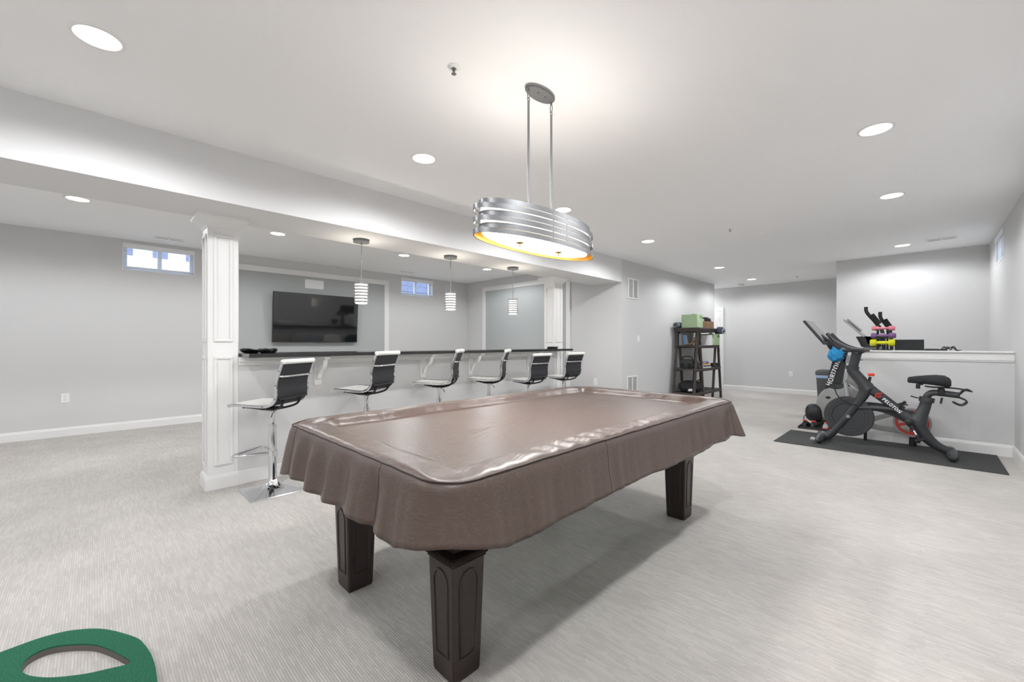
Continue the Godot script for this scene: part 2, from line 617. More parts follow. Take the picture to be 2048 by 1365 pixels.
func window_unit(called: String, label: String, at: Vector3, turn: float, w: float, h: float, drop: float) -> void:
	# at: middle of the opening on the room face; local z points into the room
	var r := thing(called, label, "window", at, turn, "", "structure")
	var hw := w / 2
	var hh := h / 2
	var b := MB.new()
	for q in [[-hw, -hw + 0.012, -hh, hh], [hw - 0.012, hw, -hh, hh], [-hw + 0.0121, hw - 0.0121, hh - 0.012, hh], [-hw + 0.0121, hw - 0.0121, -hh, -hh + 0.012]]:
		b.span(Vector3(q[0], q[2], -0.145), Vector3(q[1], q[3], 0.004))
	put(b, "reveal_lining", M.trim, r)
	b = MB.new()
	for q in [[-hw + 0.0122, -hw + 0.055, -hh + 0.0122, hh - 0.0122], [hw - 0.055, hw - 0.0122, -hh + 0.0122, hh - 0.0122], [-hw + 0.0552, hw - 0.0552, hh - 0.055, hh - 0.0122], [-hw + 0.0552, hw - 0.0552, -hh + 0.0122, -hh + 0.055]]:
		b.span(Vector3(q[0], q[2], -0.125), Vector3(q[1], q[3], -0.08), 0.003)
	put(b, "sash_frame", M.vinyl, r)
	b = MB.new()
	b.span(Vector3(-0.025, -hh + 0.05, -0.12), Vector3(0.025, hh - 0.05, -0.075), 0.003)
	put(b, "mullion", M.vinyl, r)
	for s in [-1, 1]:
		b = MB.new()
		b.span(Vector3(s * 0.025, -hh + 0.05, -0.104), Vector3(s * (hw - 0.05), hh - 0.05, -0.1))
		put(b, "pane", M.glass, r)
	b = MB.new()
	b.span(Vector3(-hw + 0.004, hh - 0.07, -0.03), Vector3(hw - 0.004, hh - 0.004, 0.014), 0.004)
	put(b, "valance", M.blind, r)
	var y := hh - 0.09
	while y > hh - drop:
		b = MB.new()
		b.box(Vector3(0, y, -0.02), Vector3(w - 0.035, 0.0025, 0.045), 0.0, Basis(Vector3.RIGHT, deg_to_rad(7)))
		put(b, "slat", M.blind, r)
		y -= 0.036
	b = MB.new()
	b.span(Vector3(-hw + 0.016, y - 0.005, -0.042), Vector3(hw - 0.016, y + 0.016, 0.002), 0.004)
	put(b, "bottom_rail", M.blind, r)
	for s in [-0.3, 0.3]:
		b = MB.new()
		b.tube([Vector3(s * w, hh - 0.07, 0.001), Vector3(s * w, y, 0.001)], 0.0016, 5)
		put(b, "ladder_cord", M.black_plastic, r)


func windows() -> void:
	window_unit("window_1", "high basement window with white blind left of the white column", Vector3(XTV, 2.425, -0.675), PI / 2, 0.81, 0.38, 0.34)
	window_unit("window_2", "high basement window with white blind right of the television", Vector3(XTV, 2.425, -5.005), PI / 2, 0.81, 0.38, 0.34)
	window_unit("window_3", "high basement window with white blind in the right wall", Vector3(XR, 2.4175, -8.06), -PI / 2, 0.78, 0.365, 0.33)
	# what the panes look out on
	var n := thing("neighbour_house", "white sided house seen through the window left of the column", "house", Vector3(-15, 0, -1.4))
	var b := MB.new()
	b.span(Vector3(-4, 0, 5.5), Vector3(0, 7.0, -4.2))
	put(b, "wall", M.trim, n)
	for y in [2.35, 3.55, 4.8]:
		for k in 11:
			b = MB.new()
			b.span(Vector3(0, y, 4.6 - k * 0.72), Vector3(0.03, y + 0.55, 4.28 - k * 0.72))
			put(b, "house_window", M.slate, n)
	n = thing("slate_house", "blue grey sided house seen through the window right of the television", "house", Vector3(-15, 0, -10.5))
	for k in 22:
		b = MB.new()
		b.box(Vector3(-2.0, 0.16 + k * 0.25, 0), Vector3(4, 0.235, 8.4), 0.0, Basis(Vector3.BACK, 0.012))
		put(b, "siding_board", M.slate, n)


# ---------------------------------------------------------------- small fixtures on walls and ceiling
func outlet(label: String, at: Vector3, turn: float, rocker := false) -> void:
	var called := "light_switch" if rocker else "wall_outlet"
	var r := thing(called, label, "switch" if rocker else "outlet", at, turn)
	var b := MB.new()
	b.box(Vector3(0, 0, 0.003), Vector3(0.078, 0.122, 0.007), 0.003)
	put(b, "cover_plate", M.plastic_white, r)
	for s in [-1, 1]:
		b = MB.new()
		if rocker:
			b.box(Vector3(0, s * 0.022, 0.008), Vector3(0.034, 0.04, 0.006), 0.002, Basis(Vector3.RIGHT, s * 0.1))
			put(b, "rocker", M.plastic_white, r)
		else:
			b.box(Vector3(0, s * 0.021, 0.0075), Vector3(0.034, 0.03, 0.004), 0.0015)
			var f := put(b, "receptacle", M.plastic_white, r)
			for q in [[-0.007, 0.004], [0.007, 0.004], [0.0, -0.008]]:
				b = MB.new()
				b.box(Vector3(q[0], s * 0.021 + q[1], 0.0095), Vector3(0.0028, 0.009, 0.001))
				put(b, "slot", M.black_plastic, f)


func grille(label: String, at: Vector3, bs: Basis, w: float, h: float, cols: int, n: int) -> void:
	var r := thing("air_grille", label, "vent", at)
	r.basis = bs
	var b := MB.new()
	b.box(Vector3(0, 0, 0.001), Vector3(w - 0.03, h - 0.03, 0.002))
	put(b, "dark_backing", M.grille_back, r)
	b = MB.new()
	var f := 0.022
	for q in [[0.0, h / 2 - f / 2, w, f], [0.0, -h / 2 + f / 2, w, f]]: b.box(Vector3(q[0], q[1], 0.006), Vector3(q[2], q[3], 0.012), 0.003)
	for i in cols + 1:
		b.box(Vector3(-w / 2 + f / 2 + (w - f) * i / cols, 0, 0.006), Vector3(f, h - 2 * f - 0.0004, 0.012), 0.003)
	put(b, "grille_frame", M.plastic_white, r)
	b = MB.new()
	for k in n:
		b.box(Vector3(0, -h / 2 + f + (h - 2 * f) * (k + 0.5) / n, 0.006), Vector3(w - f, (h - 2 * f) / n * 0.5, 0.0016), 0.0, Basis(Vector3.RIGHT, 0.6))
	var l := put(b, "louvres", M.plastic_white, r)
	l.set_meta("kind", "stuff")


func recessed_light(label: String, x: float, z: float, energy: float, y := CEIL, seen := true) -> void:
	var r := thing("recessed_light", label, "ceiling light", Vector3(x, y, z), 0, "recessed downlights in the ceiling")
	var b := MB.new()
	b.lathe([Vector2(0.084, 0), Vector2(0.103, 0), Vector2(0.101, -0.004), Vector2(0.09, -0.007), Vector2(0.084, -0.005), Vector2(0.084, 0)], 40)
	put(b, "trim_ring", M.plastic_white, r)
	b = MB.new()
	b.lathe([Vector2(0, 0), Vector2(0.084, 0), Vector2(0.084, -0.003), Vector2(0.05, -0.0055), Vector2(0, -0.006)], 40)
	put(b, "light_lens", M.lens, r)
	var a := SpotLight3D.new()
	a.name = "downlight"
	a.light_color = Color(0.988, 0.992, 1.0)
	a.light_energy = energy
	a.light_size = 0.07
	a.spot_angle = 85.0
	a.spot_angle_attenuation = 0.35
	a.spot_range = 20.0
	a.spot_attenuation = 2.0
	a.shadow_enabled = true
	r.add_child(a)
	a.position = Vector3(0, -0.012, 0)
	a.rotation.x = -PI / 2


func fixtures() -> void:
	var e := 1.1
	recessed_light("large recessed downlight at the upper left corner of the picture", -2.78, -0.01, e)
	recessed_light("recessed downlight left of the pool table lamp", -2.785, -1.82, e)
	recessed_light("recessed downlight just behind the pool table lamp", -2.785, -3.59, e)
	recessed_light("recessed downlight beyond the lamp, above the start of the grille wall", -2.79, -5.55, e)
	recessed_light("recessed downlight above the dark shelf unit", -2.79, -8.44, e)
	recessed_light("farthest recessed downlight, near the far wall", -2.78, -10.5, e)
	recessed_light("recessed downlight at the upper right, nearest the camera on that side", -0.235, -3.73, e)
	recessed_light("recessed downlight above the exercise bike", -0.23, -5.52, e)
	recessed_light("recessed downlight behind the half wall", -0.233, -8.44, e)
	recessed_light("recessed downlight left of the white column in the television area", -6.03, 0.12, e)
	recessed_light("recessed downlight just right of the near white column", -6.07, -1.71, e)
	recessed_light("recessed downlight between the first two bar pendants", -6.09, -3.6, e)
	recessed_light("recessed downlight above the second and third bar pendants", -6.09, -5.43, e)
	for q in [[-0.235, -1.84, "right of the table lamp, above the picture"], [-0.235, 0.0, "directly above the camera"], [-2.78, 1.82, "behind the camera on the left"], [-0.235, 1.82, "behind the camera on the right"], [-6.05, 1.85, "behind the camera in the television area"], [-4.7, -11.27, "inside the side corridor"]]:
		recessed_light("recessed downlight " + q[2], q[0], q[1], e)
	grille("tall return-air grille high on the grille wall", Vector3(XV, 2.18, -6.79), Basis(Vector3.UP, PI / 2), 0.36, 0.36, 2, 22)
	grille("return-air grille low on the grille wall", Vector3(XV, 0.46, -6.76), Basis(Vector3.UP, PI / 2), 0.36, 0.33, 2, 20)
	var down := Basis(Vector3.RIGHT, Vector3.FORWARD, Vector3.DOWN)
	var along := Basis(Vector3.UP, PI / 2) * Basis(Vector3.RIGHT, PI / 2)
	grille("ceiling register in front of the window left of the column", Vector3(-7.44, CEIL, -0.73), along, 0.32, 0.12, 2, 4)
	grille("ceiling register in front of the window right of the television", Vector3(-7.47, CEIL, -4.49), along, 0.32, 0.12, 2, 4)
	grille("ceiling register beside the window in the right wall", Vector3(0.166, CEIL, -8.3), Basis(Vector3.RIGHT, PI / 2), 0.3, 0.12, 2, 4)
	outlet("white outlet low on the television wall left of the column", Vector3(XTV, 0.496, 0.27), PI / 2)
	outlet("white outlet on the wall behind the last bar stool", Vector3(-4.23, 0.51, ZE), 0)
	outlet("white outlet low on the far wall", Vector3(-2.26, 0.478, ZF), 0)
	outlet("white double light switch between the two grilles", Vector3(XV, 1.288, -6.99), PI / 2, true)
	outlet("white outlet low on the bar front behind the second stool", Vector3(-4.163, 0.4, -2.2), PI / 2)
	# speaker grille above the television
	var s := thing("wall_speaker", "white rectangular speaker cover above the television", "speaker", Vector3(XTV + 0.004, 2.28, -2.83), PI / 2)
	var b := MB.new()
	b.box(Vector3(0, 0, 0.004), Vector3(0.33, 0.165, 0.01), 0.003)
	put(b, "speaker_cover", M.plastic_white, s)
	b = MB.new()
	b.box(Vector3(0, 0, 0.0095), Vector3(0.3, 0.135, 0.002))
	put(b, "speaker_cloth", M.blind, s)
	s = thing("ceiling_speaker", "round flush white speaker in the ceiling", "speaker", Vector3(-1.51, CEIL, -6.19))
	b = MB.new()
	b.lathe([Vector2(0, 0), Vector2(0.12, 0), Vector2(0.12, -0.004), Vector2(0.11, -0.006), Vector2(0, -0.006)], 40)
	put(b, "speaker_cover", M.ceiling, s)
	s = thing("smoke_detector", "small white smoke detector near the far wall", "smoke detector", Vector3(-3.2, CEIL, -11.2))
	b = MB.new()
	b.lathe([Vector2(0, 0), Vector2(0.07, 0), Vector2(0.068, -0.02), Vector2(0.055, -0.033), Vector2(0, -0.037)], 28)
	put(b, "detector_body", M.plastic_white, s)
	b = MB.new()
	b.lathe([Vector2(0.069, -0.01), Vector2(0.0705, -0.012), Vector2(0.069, -0.016)], 28)
	put(b, "sensor_slot", M.duct, s)
	sprinkler("chrome sprinkler head on the ceiling left of the lamp canopy", Vector3(-1.753, CEIL, -1.33))
	sprinkler("small sprinkler head on the ceiling in front of the round speaker", Vector3(-1.75, CEIL, -5.68))
	sprinkler("small sprinkler head on the ceiling near the far wall, right of the smoke detector", Vector3(-1.95, CEIL, -10.7))
	sprinkler("small sprinkler head beyond the beam between the last two pendants", Vector3(-5.6, CEIL, -4.5))


func sprinkler(label: String, at: Vector3) -> void:
	var s := thing("sprinkler_head", label, "sprinkler", at)
	var b := MB.new()
	b.lathe([Vector2(0, 0), Vector2(0.034, 0), Vector2(0.034, -0.003), Vector2(0.022, -0.009), Vector2(0.014, -0.009), Vector2(0.012, -0.004), Vector2(0, -0.004)], 28)
	put(b, "escutcheon", M.plastic_white, s)
	b = MB.new()
	b.lathe([Vector2(0, -0.004), Vector2(0.008, -0.004), Vector2(0.008, -0.016), Vector2(0, -0.016)], 12)
	for k in [-1, 1]:
		b.tube([Vector3(k * 0.008, -0.012, 0), Vector3(k * 0.009, -0.022, 0), Vector3(k * 0.003, -0.036, 0)], 0.0018, 6)
	put(b, "frame", M.nickel, s)
	b = MB.new()
	b.tube([Vector3(0, -0.016, 0), Vector3(0, -0.035, 0)], 0.0022, 6)
	put(b, "bulb", M.duct, s)
	b = MB.new()
	b.lathe([Vector2(0, -0.035), Vector2(0.013, -0.035), Vector2(0.013, -0.0365), Vector2(0, -0.037)], 14)
	put(b, "deflector", M.nickel, s)


# ---------------------------------------------------------------- pool table, its cover and its lamp
const TC := Vector3(-1.64, 0, -1.955)   # middle of the pool table


func rounded_rect(hx: float, hz: float, r: float, n: int) -> Array:
	# n points round a rounded rectangle, evenly by length, with outward normals: [Vector2 point(x, z), Vector2 normal]
	r = clampf(r, 0.002, minf(hx, hz) - 0.001)
	var sx := 2 * (hx - r)
	var sz := 2 * (hz - r)
	var arc := PI * r / 2
	var total := 2 * sx + 2 * sz + 4 * arc
	var out := []
	for i in n:
		var s := total * i / n
		var p: Vector2
		var nn: Vector2
		# start at +x side, z = -(hz - r), going to +z
		if s < sz:
			p = Vector2(hx, -hz + r + s); nn = Vector2(1, 0)
		elif s < sz + arc:
			var a := (s - sz) / r
			nn = Vector2(cos(a), sin(a)); p = Vector2(hx - r, hz - r) + nn * r
		elif s < sz + arc + sx:
			p = Vector2(hx - r - (s - sz - arc), hz); nn = Vector2(0, 1)
		elif s < sz + 2 * arc + sx:
			var a := PI / 2 + (s - sz - arc - sx) / r
			nn = Vector2(cos(a), sin(a)); p = Vector2(-hx + r, hz - r) + nn * r
		elif s < 2 * sz + 2 * arc + sx:
			p = Vector2(-hx, hz - r - (s - sz - 2 * arc - sx)); nn = Vector2(-1, 0)
		elif s < 2 * sz + 3 * arc + sx:
			var a := PI + (s - 2 * sz - 2 * arc - sx) / r
			nn = Vector2(cos(a), sin(a)); p = Vector2(-hx + r, -hz + r) + nn * r
		elif s < 2 * sz + 3 * arc + 2 * sx:
			p = Vector2(-hx + r + (s - 2 * sz - 3 * arc - sx), -hz); nn = Vector2(0, -1)
		else:
			var a := 3 * PI / 2 + (s - 2 * sz - 3 * arc - 2 * sx) / r
			nn = Vector2(cos(a), sin(a)); p = Vector2(hx - r, -hz + r) + nn * r
		out.append([p, nn])
	return out


func bump(x: float, at: float, w: float) -> float:
	return exp(-pow((x - at) / w, 2))


func pool_table() -> void:
	var r := thing("pool_table", "dark espresso pool table hidden under a brown cover", "pool table", TC)
	var b := MB.new()
	b.box(Vector3(0, 0.745, 0), Vector3(1.12, 0.045, 2.27), 0.004)
	put(b, "bed", M.green_felt, r)
	for q in [[Vector3(0, 0.768, 1.205), Vector3(1.1, 0.055, 0.08)], [Vector3(0, 0.768, -1.205), Vector3(1.1, 0.055, 0.08)], [Vector3(0.63, 0.768, 0), Vector3(0.08, 0.055, 2.25)], [Vector3(-0.63, 0.768, 0), Vector3(0.08, 0.055, 2.25)]]:
		b = MB.new()
		b.box(q[0], q[1], 0.01)
		put(b, "rail", M.espresso, r)
	for q in [[Vector3(0, 0.665, 1.1), Vector3(1.16, 0.13, 0.03)], [Vector3(0, 0.665, -1.1), Vector3(1.16, 0.13, 0.03)], [Vector3(0.56, 0.665, 0), Vector3(0.03, 0.13, 2.2)], [Vector3(-0.56, 0.665, 0), Vector3(0.03, 0.13, 2.2)]]:
		b = MB.new()
		b.box(q[0], q[1], 0.003)
		put(b, "apron", M.espresso, r)
	# leather pocket fringe at the near corner
	for q in [[0.5, 1.03], [0.5, -1.03], [-0.5, 1.03], [-0.5, -1.03], [0.57, 0.02]]:
		b = MB.new()
		for k in 16:
			var a := TAU * k / 16
			b.tube([Vector3(q[0] + 0.05 * cos(a), 0.66, q[1] + 0.05 * sin(a)), Vector3(q[0] + 0.045 * cos(a), 0.53 - 0.006 * (k % 3), q[1] + 0.045 * sin(a))], 0.006, 5)
		put(b, "pocket_fringe", M.black_rubber, r)
	var legs := [Vector3(0.405, 0, 1.005), Vector3(-0.39, 0, 1.03), Vector3(0.42, 0, -0.93), Vector3(-0.39, 0, -0.93)]
	for l in legs:
		b = MB.new()
		var rings := []
		for q in [[0.0, 0.06], [0.012, 0.063], [0.1, 0.066], [0.425, 0.075]]:
			rings.append(sq_ring(l, q[1], q[0], 0.006))
		b.loft(rings, true, -1)
		# collar of stacked mouldings
		for q in [[0.422, 0.433, 0.08], [0.433, 0.446, 0.086], [0.446, 0.458, 0.091], [0.458, 0.68, 0.055]]:
			b.box(l + Vector3(0, (q[0] + q[1]) / 2, 0), Vector3(q[2] * 2, q[1] - q[0], q[2] * 2), 0.006)
		var leg := put(b, "leg", M.espresso, r)
		for k in 4:
			var an := k * PI / 2
			# arched bead standing proud of each face
			var pts := []
			var w0 := 0.041
			for p in [[-w0 * 0.86, 0.085], [-w0, 0.35], [-w0 * 0.86, 0.373], [-w0 * 0.5, 0.391], [0.0, 0.398], [w0 * 0.5, 0.391], [w0 * 0.86, 0.373], [w0, 0.35], [w0 * 0.86, 0.085]]:
				var half: float = 0.0635 + (p[1] - 0.012) / 0.413 * 0.0115
				pts.append(l + Basis(Vector3.UP, an) * Vector3(p[0], p[1], half + 0.0002))
			b = MB.new()
			b.tube(pts, 0.0042, 6, true)
			put(b, "panel_bead", M.espresso, leg)
	table_cover()


func sq_ring(c: Vector3, h: float, y: float, ch: float) -> Array:
	var out := []
	for q in [[1, 1 - ch / h], [1 - ch / h, 1], [-1 + ch / h, 1], [-1, 1 - ch / h], [-1, -1 + ch / h], [-1 + ch / h, -1], [1 - ch / h, -1], [1, -1 + ch / h]]:
		out.append(c + Vector3(q[0] * h, y, q[1] * h))
	return out


func cover_point(p: Vector2, nn: Vector2, t: float, hx: float, hz: float, nz: FastNoiseLite) -> Vector3:
	# a point of the hanging skirt: t = 0 at the edge seam, 1 at the hem
	var near := clampf((p.y - hz + 0.2) / 0.15, 0, 1)            # short end nearest the camera (+z)
	var far := clampf((-p.y - hz + 0.2) / 0.15, 0, 1)
	var left := clampf((-p.x - hx + 0.2) / 0.15, 0, 1)
	var right := clampf((p.x - hx + 0.2) / 0.15, 0, 1)
	var len_ := 0.215 - 0.042 * near * right + 0.035 * near * left + 0.02 * far * right
	var flare := 0.032 + 0.012 * near * left + 0.055 * far * right + 0.01 * near * right
	var folds := 0.0
	# gathered folds along the near short end
	for q in [[-0.42, 0.05, 0.016], [-0.32, 0.035, -0.012], [-0.23, 0.045, 0.016], [-0.13, 0.035, -0.014], [-0.03, 0.045, 0.017], [0.08, 0.04, -0.012], [0.2, 0.06, 0.014], [0.31, 0.03, -0.016], [0.4, 0.06, 0.012]]:
		folds += near * q[2] * bump(p.x, q[0], q[1])
	folds += 0.012 * nz.get_noise_2d(p.x * 190.0, p.y * 190.0)
	folds += right * 0.014 * bump(p.y, -0.85, 0.09) + right * 0.01 * bump(p.y, -0.35, 0.15) - right * 0.01 * bump(p.y, 0.5, 0.3)
	var hem := 0.014 * nz.get_noise_2d(p.x * 60.0 + 40.0, p.y * 60.0)
	var o := 0.012 * sin(minf(t * 6.0, 1.0) * PI / 2) + flare * pow(t, 1.2) + folds * smoothstep(0.02, 0.55, t)
	var y := 0.803 - (len_ + hem) * t
	return Vector3(p.x + nn.x * o, y, p.y + nn.y * o)


func table_cover() -> void:
	var r := thing("table_cover", "brown creased leatherette cover draped over the pool table", "table cover", TC)
	var hx := 0.69
	var hz := 1.265
	var n := 640
	var nz := FastNoiseLite.new()
	nz.seed = 5
	nz.frequency = 0.02
	var top := func(d: float, p: Vector2) -> float:
		var w := nz.get_noise_2d(p.x * 110.0, p.y * 110.0)
		var w2 := nz.get_noise_2d(p.x * 420.0 + 90.0, p.y * 420.0)
		var rail := 1.0 - smoothstep(0.105 + 0.02 * w, 0.175 + 0.025 * w, d)
		# the +x rail is rumpled; creases run across it
		var sag := 0.774 + 0.0025 * w
		var crease := clampf((p.x - hx + 0.2) / 0.1, 0, 1) * (bump(p.y, 0.55, 0.55)) * smoothstep(0.0, 0.045, d) * 0.006 * sin(p.y * 62.0 + 7.0 * w + p.x * 18.0)
		var dip := 0.0
		for q in [[0.6, 1.17], [0.6, -1.17], [-0.6, 1.17], [-0.6, -1.17]]: dip += 0.02 * exp(-((p.x - q[0]) * (p.x - q[0]) + (p.y - q[1]) * (p.y - q[1])) / 0.0045)
		return sag + (0.814 - sag) * rail - dip + rail * (0.003 * w2 + crease) - 0.011 * pow(clampf(1.0 - d / 0.03, 0.0, 1.0), 2)
	var rings := []
	for d in [0.66, 0.6, 0.5, 0.42, 0.35, 0.29, 0.25, 0.22, 0.2, 0.185, 0.17, 0.155, 0.14, 0.128, 0.116, 0.104, 0.09, 0.075, 0.06, 0.045, 0.032, 0.022, 0.013, 0.006, 0.0]:
		var ring := []
		for q in rounded_rect(hx - d, hz - d, maxf(0.14 - d * 0.6, 0.02), n):
			ring.append(Vector3(q[0].x, top.call(d, q[0]), q[0].y))
		rings.append(ring)
	var edge := rounded_rect(hx, hz, 0.14, n)
	var ts := [0.04, 0.09, 0.15, 0.22, 0.3, 0.38, 0.46, 0.55, 0.64, 0.73, 0.82, 0.91, 1.0]
	for t in ts:
		var ring := []
		for q in edge: ring.append(cover_point(q[0], q[1], t, hx, hz, nz))
		rings.append(ring)
	# turn the hem back up inside so that the sheet has thickness
	for t in [1.0, 0.7, 0.35]:
		var ring := []
		for q in edge:
			var p := cover_point(q[0], q[1], t, hx, hz, nz)
			ring.append(p - Vector3(q[1].x, 0, q[1].y) * 0.004)
		rings.append(ring)
	var b := MB.new()
	for i in rings.size() - 1:
		for j in n:
			var k := (j + 1) % n
			b.quad(rings[i][j], rings[i][k], rings[i + 1][k], rings[i + 1][j], 1)
	var m := Vector3(0, rings[0][0].y, 0)
	for j in n: b.tri(m, rings[0][(j + 1) % n], rings[0][j], 1)
	b.flush()
	put(b, "draped_sheet", M.leather, r)
	b = MB.new()
	var path := []
	for j in range(0, n, 2): path.append(rings[24][j] + Vector3(edge[j][1].x, 0, edge[j][1].y) * 0.003 + Vector3(0, 0.002, 0))
	b.tube(path, 0.0032, 6, true)
	put(b, "edge_piping", M.seam, r)
	for s in [[hx, 0.45], [hx, -1.09], [-0.5, hz], [0.33, hz]]:
		var best := 0
		for j in n:
			if edge[j][0].distance_to(Vector2(s[0], s[1])) < edge[best][0].distance_to(Vector2(s[0], s[1])): best = j
		path = []
		for t in [0.0, 0.1, 0.2, 0.32, 0.44, 0.56, 0.68, 0.8, 0.9, 1.0]: path.append(cover_point(edge[best][0], edge[best][1], t, hx, hz, nz))
		b = MB.new()
		b.tube(path, 0.0016, 5)
		put(b, "stitched_seam", M.seam, r)


func table_lamp() -> void:
	var r := thing("pool_table_lamp", "oval brushed nickel banded lamp hanging over the pool table", "pendant lamp", Vector3(-1.575, CEIL, -1.815))
	# canopy
	var b := MB.new()
	for q in [[0.115, 0.056, 0.0, -0.012], [0.108, 0.05, -0.012, -0.02]]:
		var rings := []
		for y in [q[2], q[3]]:
			var ring := []
			for k in 40: ring.append(Vector3(q[1] * cos(TAU * k / 40), y, q[0] * sin(TAU * k / 40)))
			rings.append(ring)
		b.loft(rings, true, 1)
	put(b, "canopy", M.nickel_matte, r)
	for s in [-0.03, 0.03]:
		b = MB.new()
		b.lathe([Vector2(0, -0.02), Vector2(0.0045, -0.02), Vector2(0.004, -0.025), Vector2(0, -0.027)], 10, Transform3D(Basis(), Vector3(0.012, 0, s)))
		put(b, "canopy_screw", M.nickel, r)
	var yb := 1.755 - CEIL    # underside of the drum
	for s in [-0.1, 0.1]:
		b = MB.new()
		b.tube([Vector3(0, -0.02, s), Vector3(0, -0.034, s)], 0.006, 10)
		var loop := []
		for k in 16:
			var a := TAU * k / 16
			loop.append(Vector3(0.008 * cos(a), -0.054 + 0.024 * sin(a), s))
		b.tube(loop, 0.0025, 6, true)
		put(b, "chain_link", M.nickel, r)
		b = MB.new()
		loop = []
		for k in 14:
			var a := TAU * k / 14
			loop.append(Vector3(0, -0.083 + 0.009 * sin(a), s + 0.009 * cos(a)))
		b.tube(loop, 0.0025, 6, true)
		b.tube([Vector3(0, -0.091, s), Vector3(0, -0.4, s), Vector3(0, yb + 0.175, s)], 0.0068, 12)
		put(b, "rod", M.nickel_matte, r)
	# bands: alternately short and long ellipses
	for k in 6:
		var y0 := yb + k * 0.0308
		var long := k % 2 == 0
		b = MB.new()
		b.ellipse_band(0.487 if long else 0.449, 0.152 if long else 0.149, 0.0035, y0, y0 + 0.0255, 96)
		put(b, "band", M.nickel, r)
	b = MB.new()
	b.ellipse_band(0.438, 0.141, 0.004, yb + 0.029, yb + 0.178, 96)
	put(b, "light_sleeve", M.glow_soft, r)
	# gilt lining between the lowest band and the glass
	b = MB.new()
	b.ellipse_band(0.4825, 0.1475, 0.001, yb + 0.001, yb + 0.0245, 96)
	put(b, "gilt_lining", M.gilt, r)
	b = MB.new()
	b.ellipse_band(0.482, 0.147, 0.055, yb + 0.0245, yb + 0.026, 96)
	put(b, "gilt_shelf", M.gilt, r)
	b = MB.new()
	var rings := []
	for q in [[0.0, 0.008], [0.9, 0.006], [1.0, 0.014], [1.0, 0.025]]:
		var ring := []
		for k in 96: ring.append(Vector3(0.128 * maxf(q[0], 0.02) * cos(TAU * k / 96), yb + q[1], 0.427 * maxf(q[0], 0.02) * sin(TAU * k / 96)))
		rings.append(ring)
	b.loft(rings, true, 1)
	put(b, "light_glass", M.lens, r)
	for s in [-0.17, 0.17]:
		b = MB.new()
		b.lathe([Vector2(0, 0.009), Vector2(0.02, 0.0075), Vector2(0.021, 0.004), Vector2(0.006, 0.001), Vector2(0.004, -0.01), Vector2(0.0055, -0.014), Vector2(0, -0.018)], 20, Transform3D(Basis(), Vector3(0, yb, s)))
		put(b, "finial", M.brass, r)
	for s in [-0.17, 0.17]:
		b = MB.new()
		b.box(Vector3(0, yb + 0.168, s), Vector3(0.262, 0.006, 0.016), 0.001)
		put(b, "cross_strut", M.nickel_matte, r)
	for k in 4:
		var z: float = [-0.06, 0.06, -0.06, 0.06][k]
		var x: float = [0.1465, 0.1465, -0.1465, -0.1465][k]
		b = MB.new()
		b.box(Vector3(x, yb + 0.09, z), Vector3(0.004, 0.178, 0.005))
		put(b, "upright_strip", M.nickel_matte, r)
	var a := AreaLight3D.new()
	a.name = "lamp_down"
	a.area_size = Vector2(0.2, 0.72)
	a.area_normalize_energy = true
	a.light_color = Color(1.0, 0.985, 0.97)
	a.light_energy = 0.9
	a.area_range = 20.0
	a.shadow_enabled = true
	r.add_child(a)
	a.position = Vector3(0, yb - 0.022, 0)
	a.rotation.x = -PI / 2
	a = AreaLight3D.new()
	a.name = "lamp_up"
	a.area_size = Vector2(0.16, 0.6)
	a.area_normalize_energy = true
	a.light_color = Color(1.0, 0.985, 0.97)
	a.light_energy = 0.085
	a.area_range = 20.0
	a.shadow_enabled = true
	r.add_child(a)
	a.position = Vector3(0, yb + 0.14, 0)
	a.rotation.x = PI / 2


# ---------------------------------------------------------------- columns and bar
func frame_moulding(b: MB, face: Basis, c: Vector3, w: float, y0: float, y1: float) -> void:
	# raised picture-frame moulding on a face; face.x runs along it, face.z out of it
	var f := 0.024
	var x := face.x
	var z := face.z
	for q in [[y0, y0 + f], [y1 - f, y1]]:
		b.bar(c + x * (-w / 2) + z * 0.005 + Vector3.UP * (q[0] + q[1]) / 2, c + x * (w / 2) + z * 0.005 + Vector3.UP * (q[0] + q[1]) / 2, 0.012, f, Vector3.UP, 0.004)
	for s in [-1, 1]:
		b.bar(c + x * s * (w / 2 - f / 2) + z * 0.005 + Vector3.UP * (y0 + f + 0.0002), c + x * s * (w / 2 - f / 2) + z * 0.005 + Vector3.UP * (y1 - f - 0.0002), f, 0.012, z, 0.004)


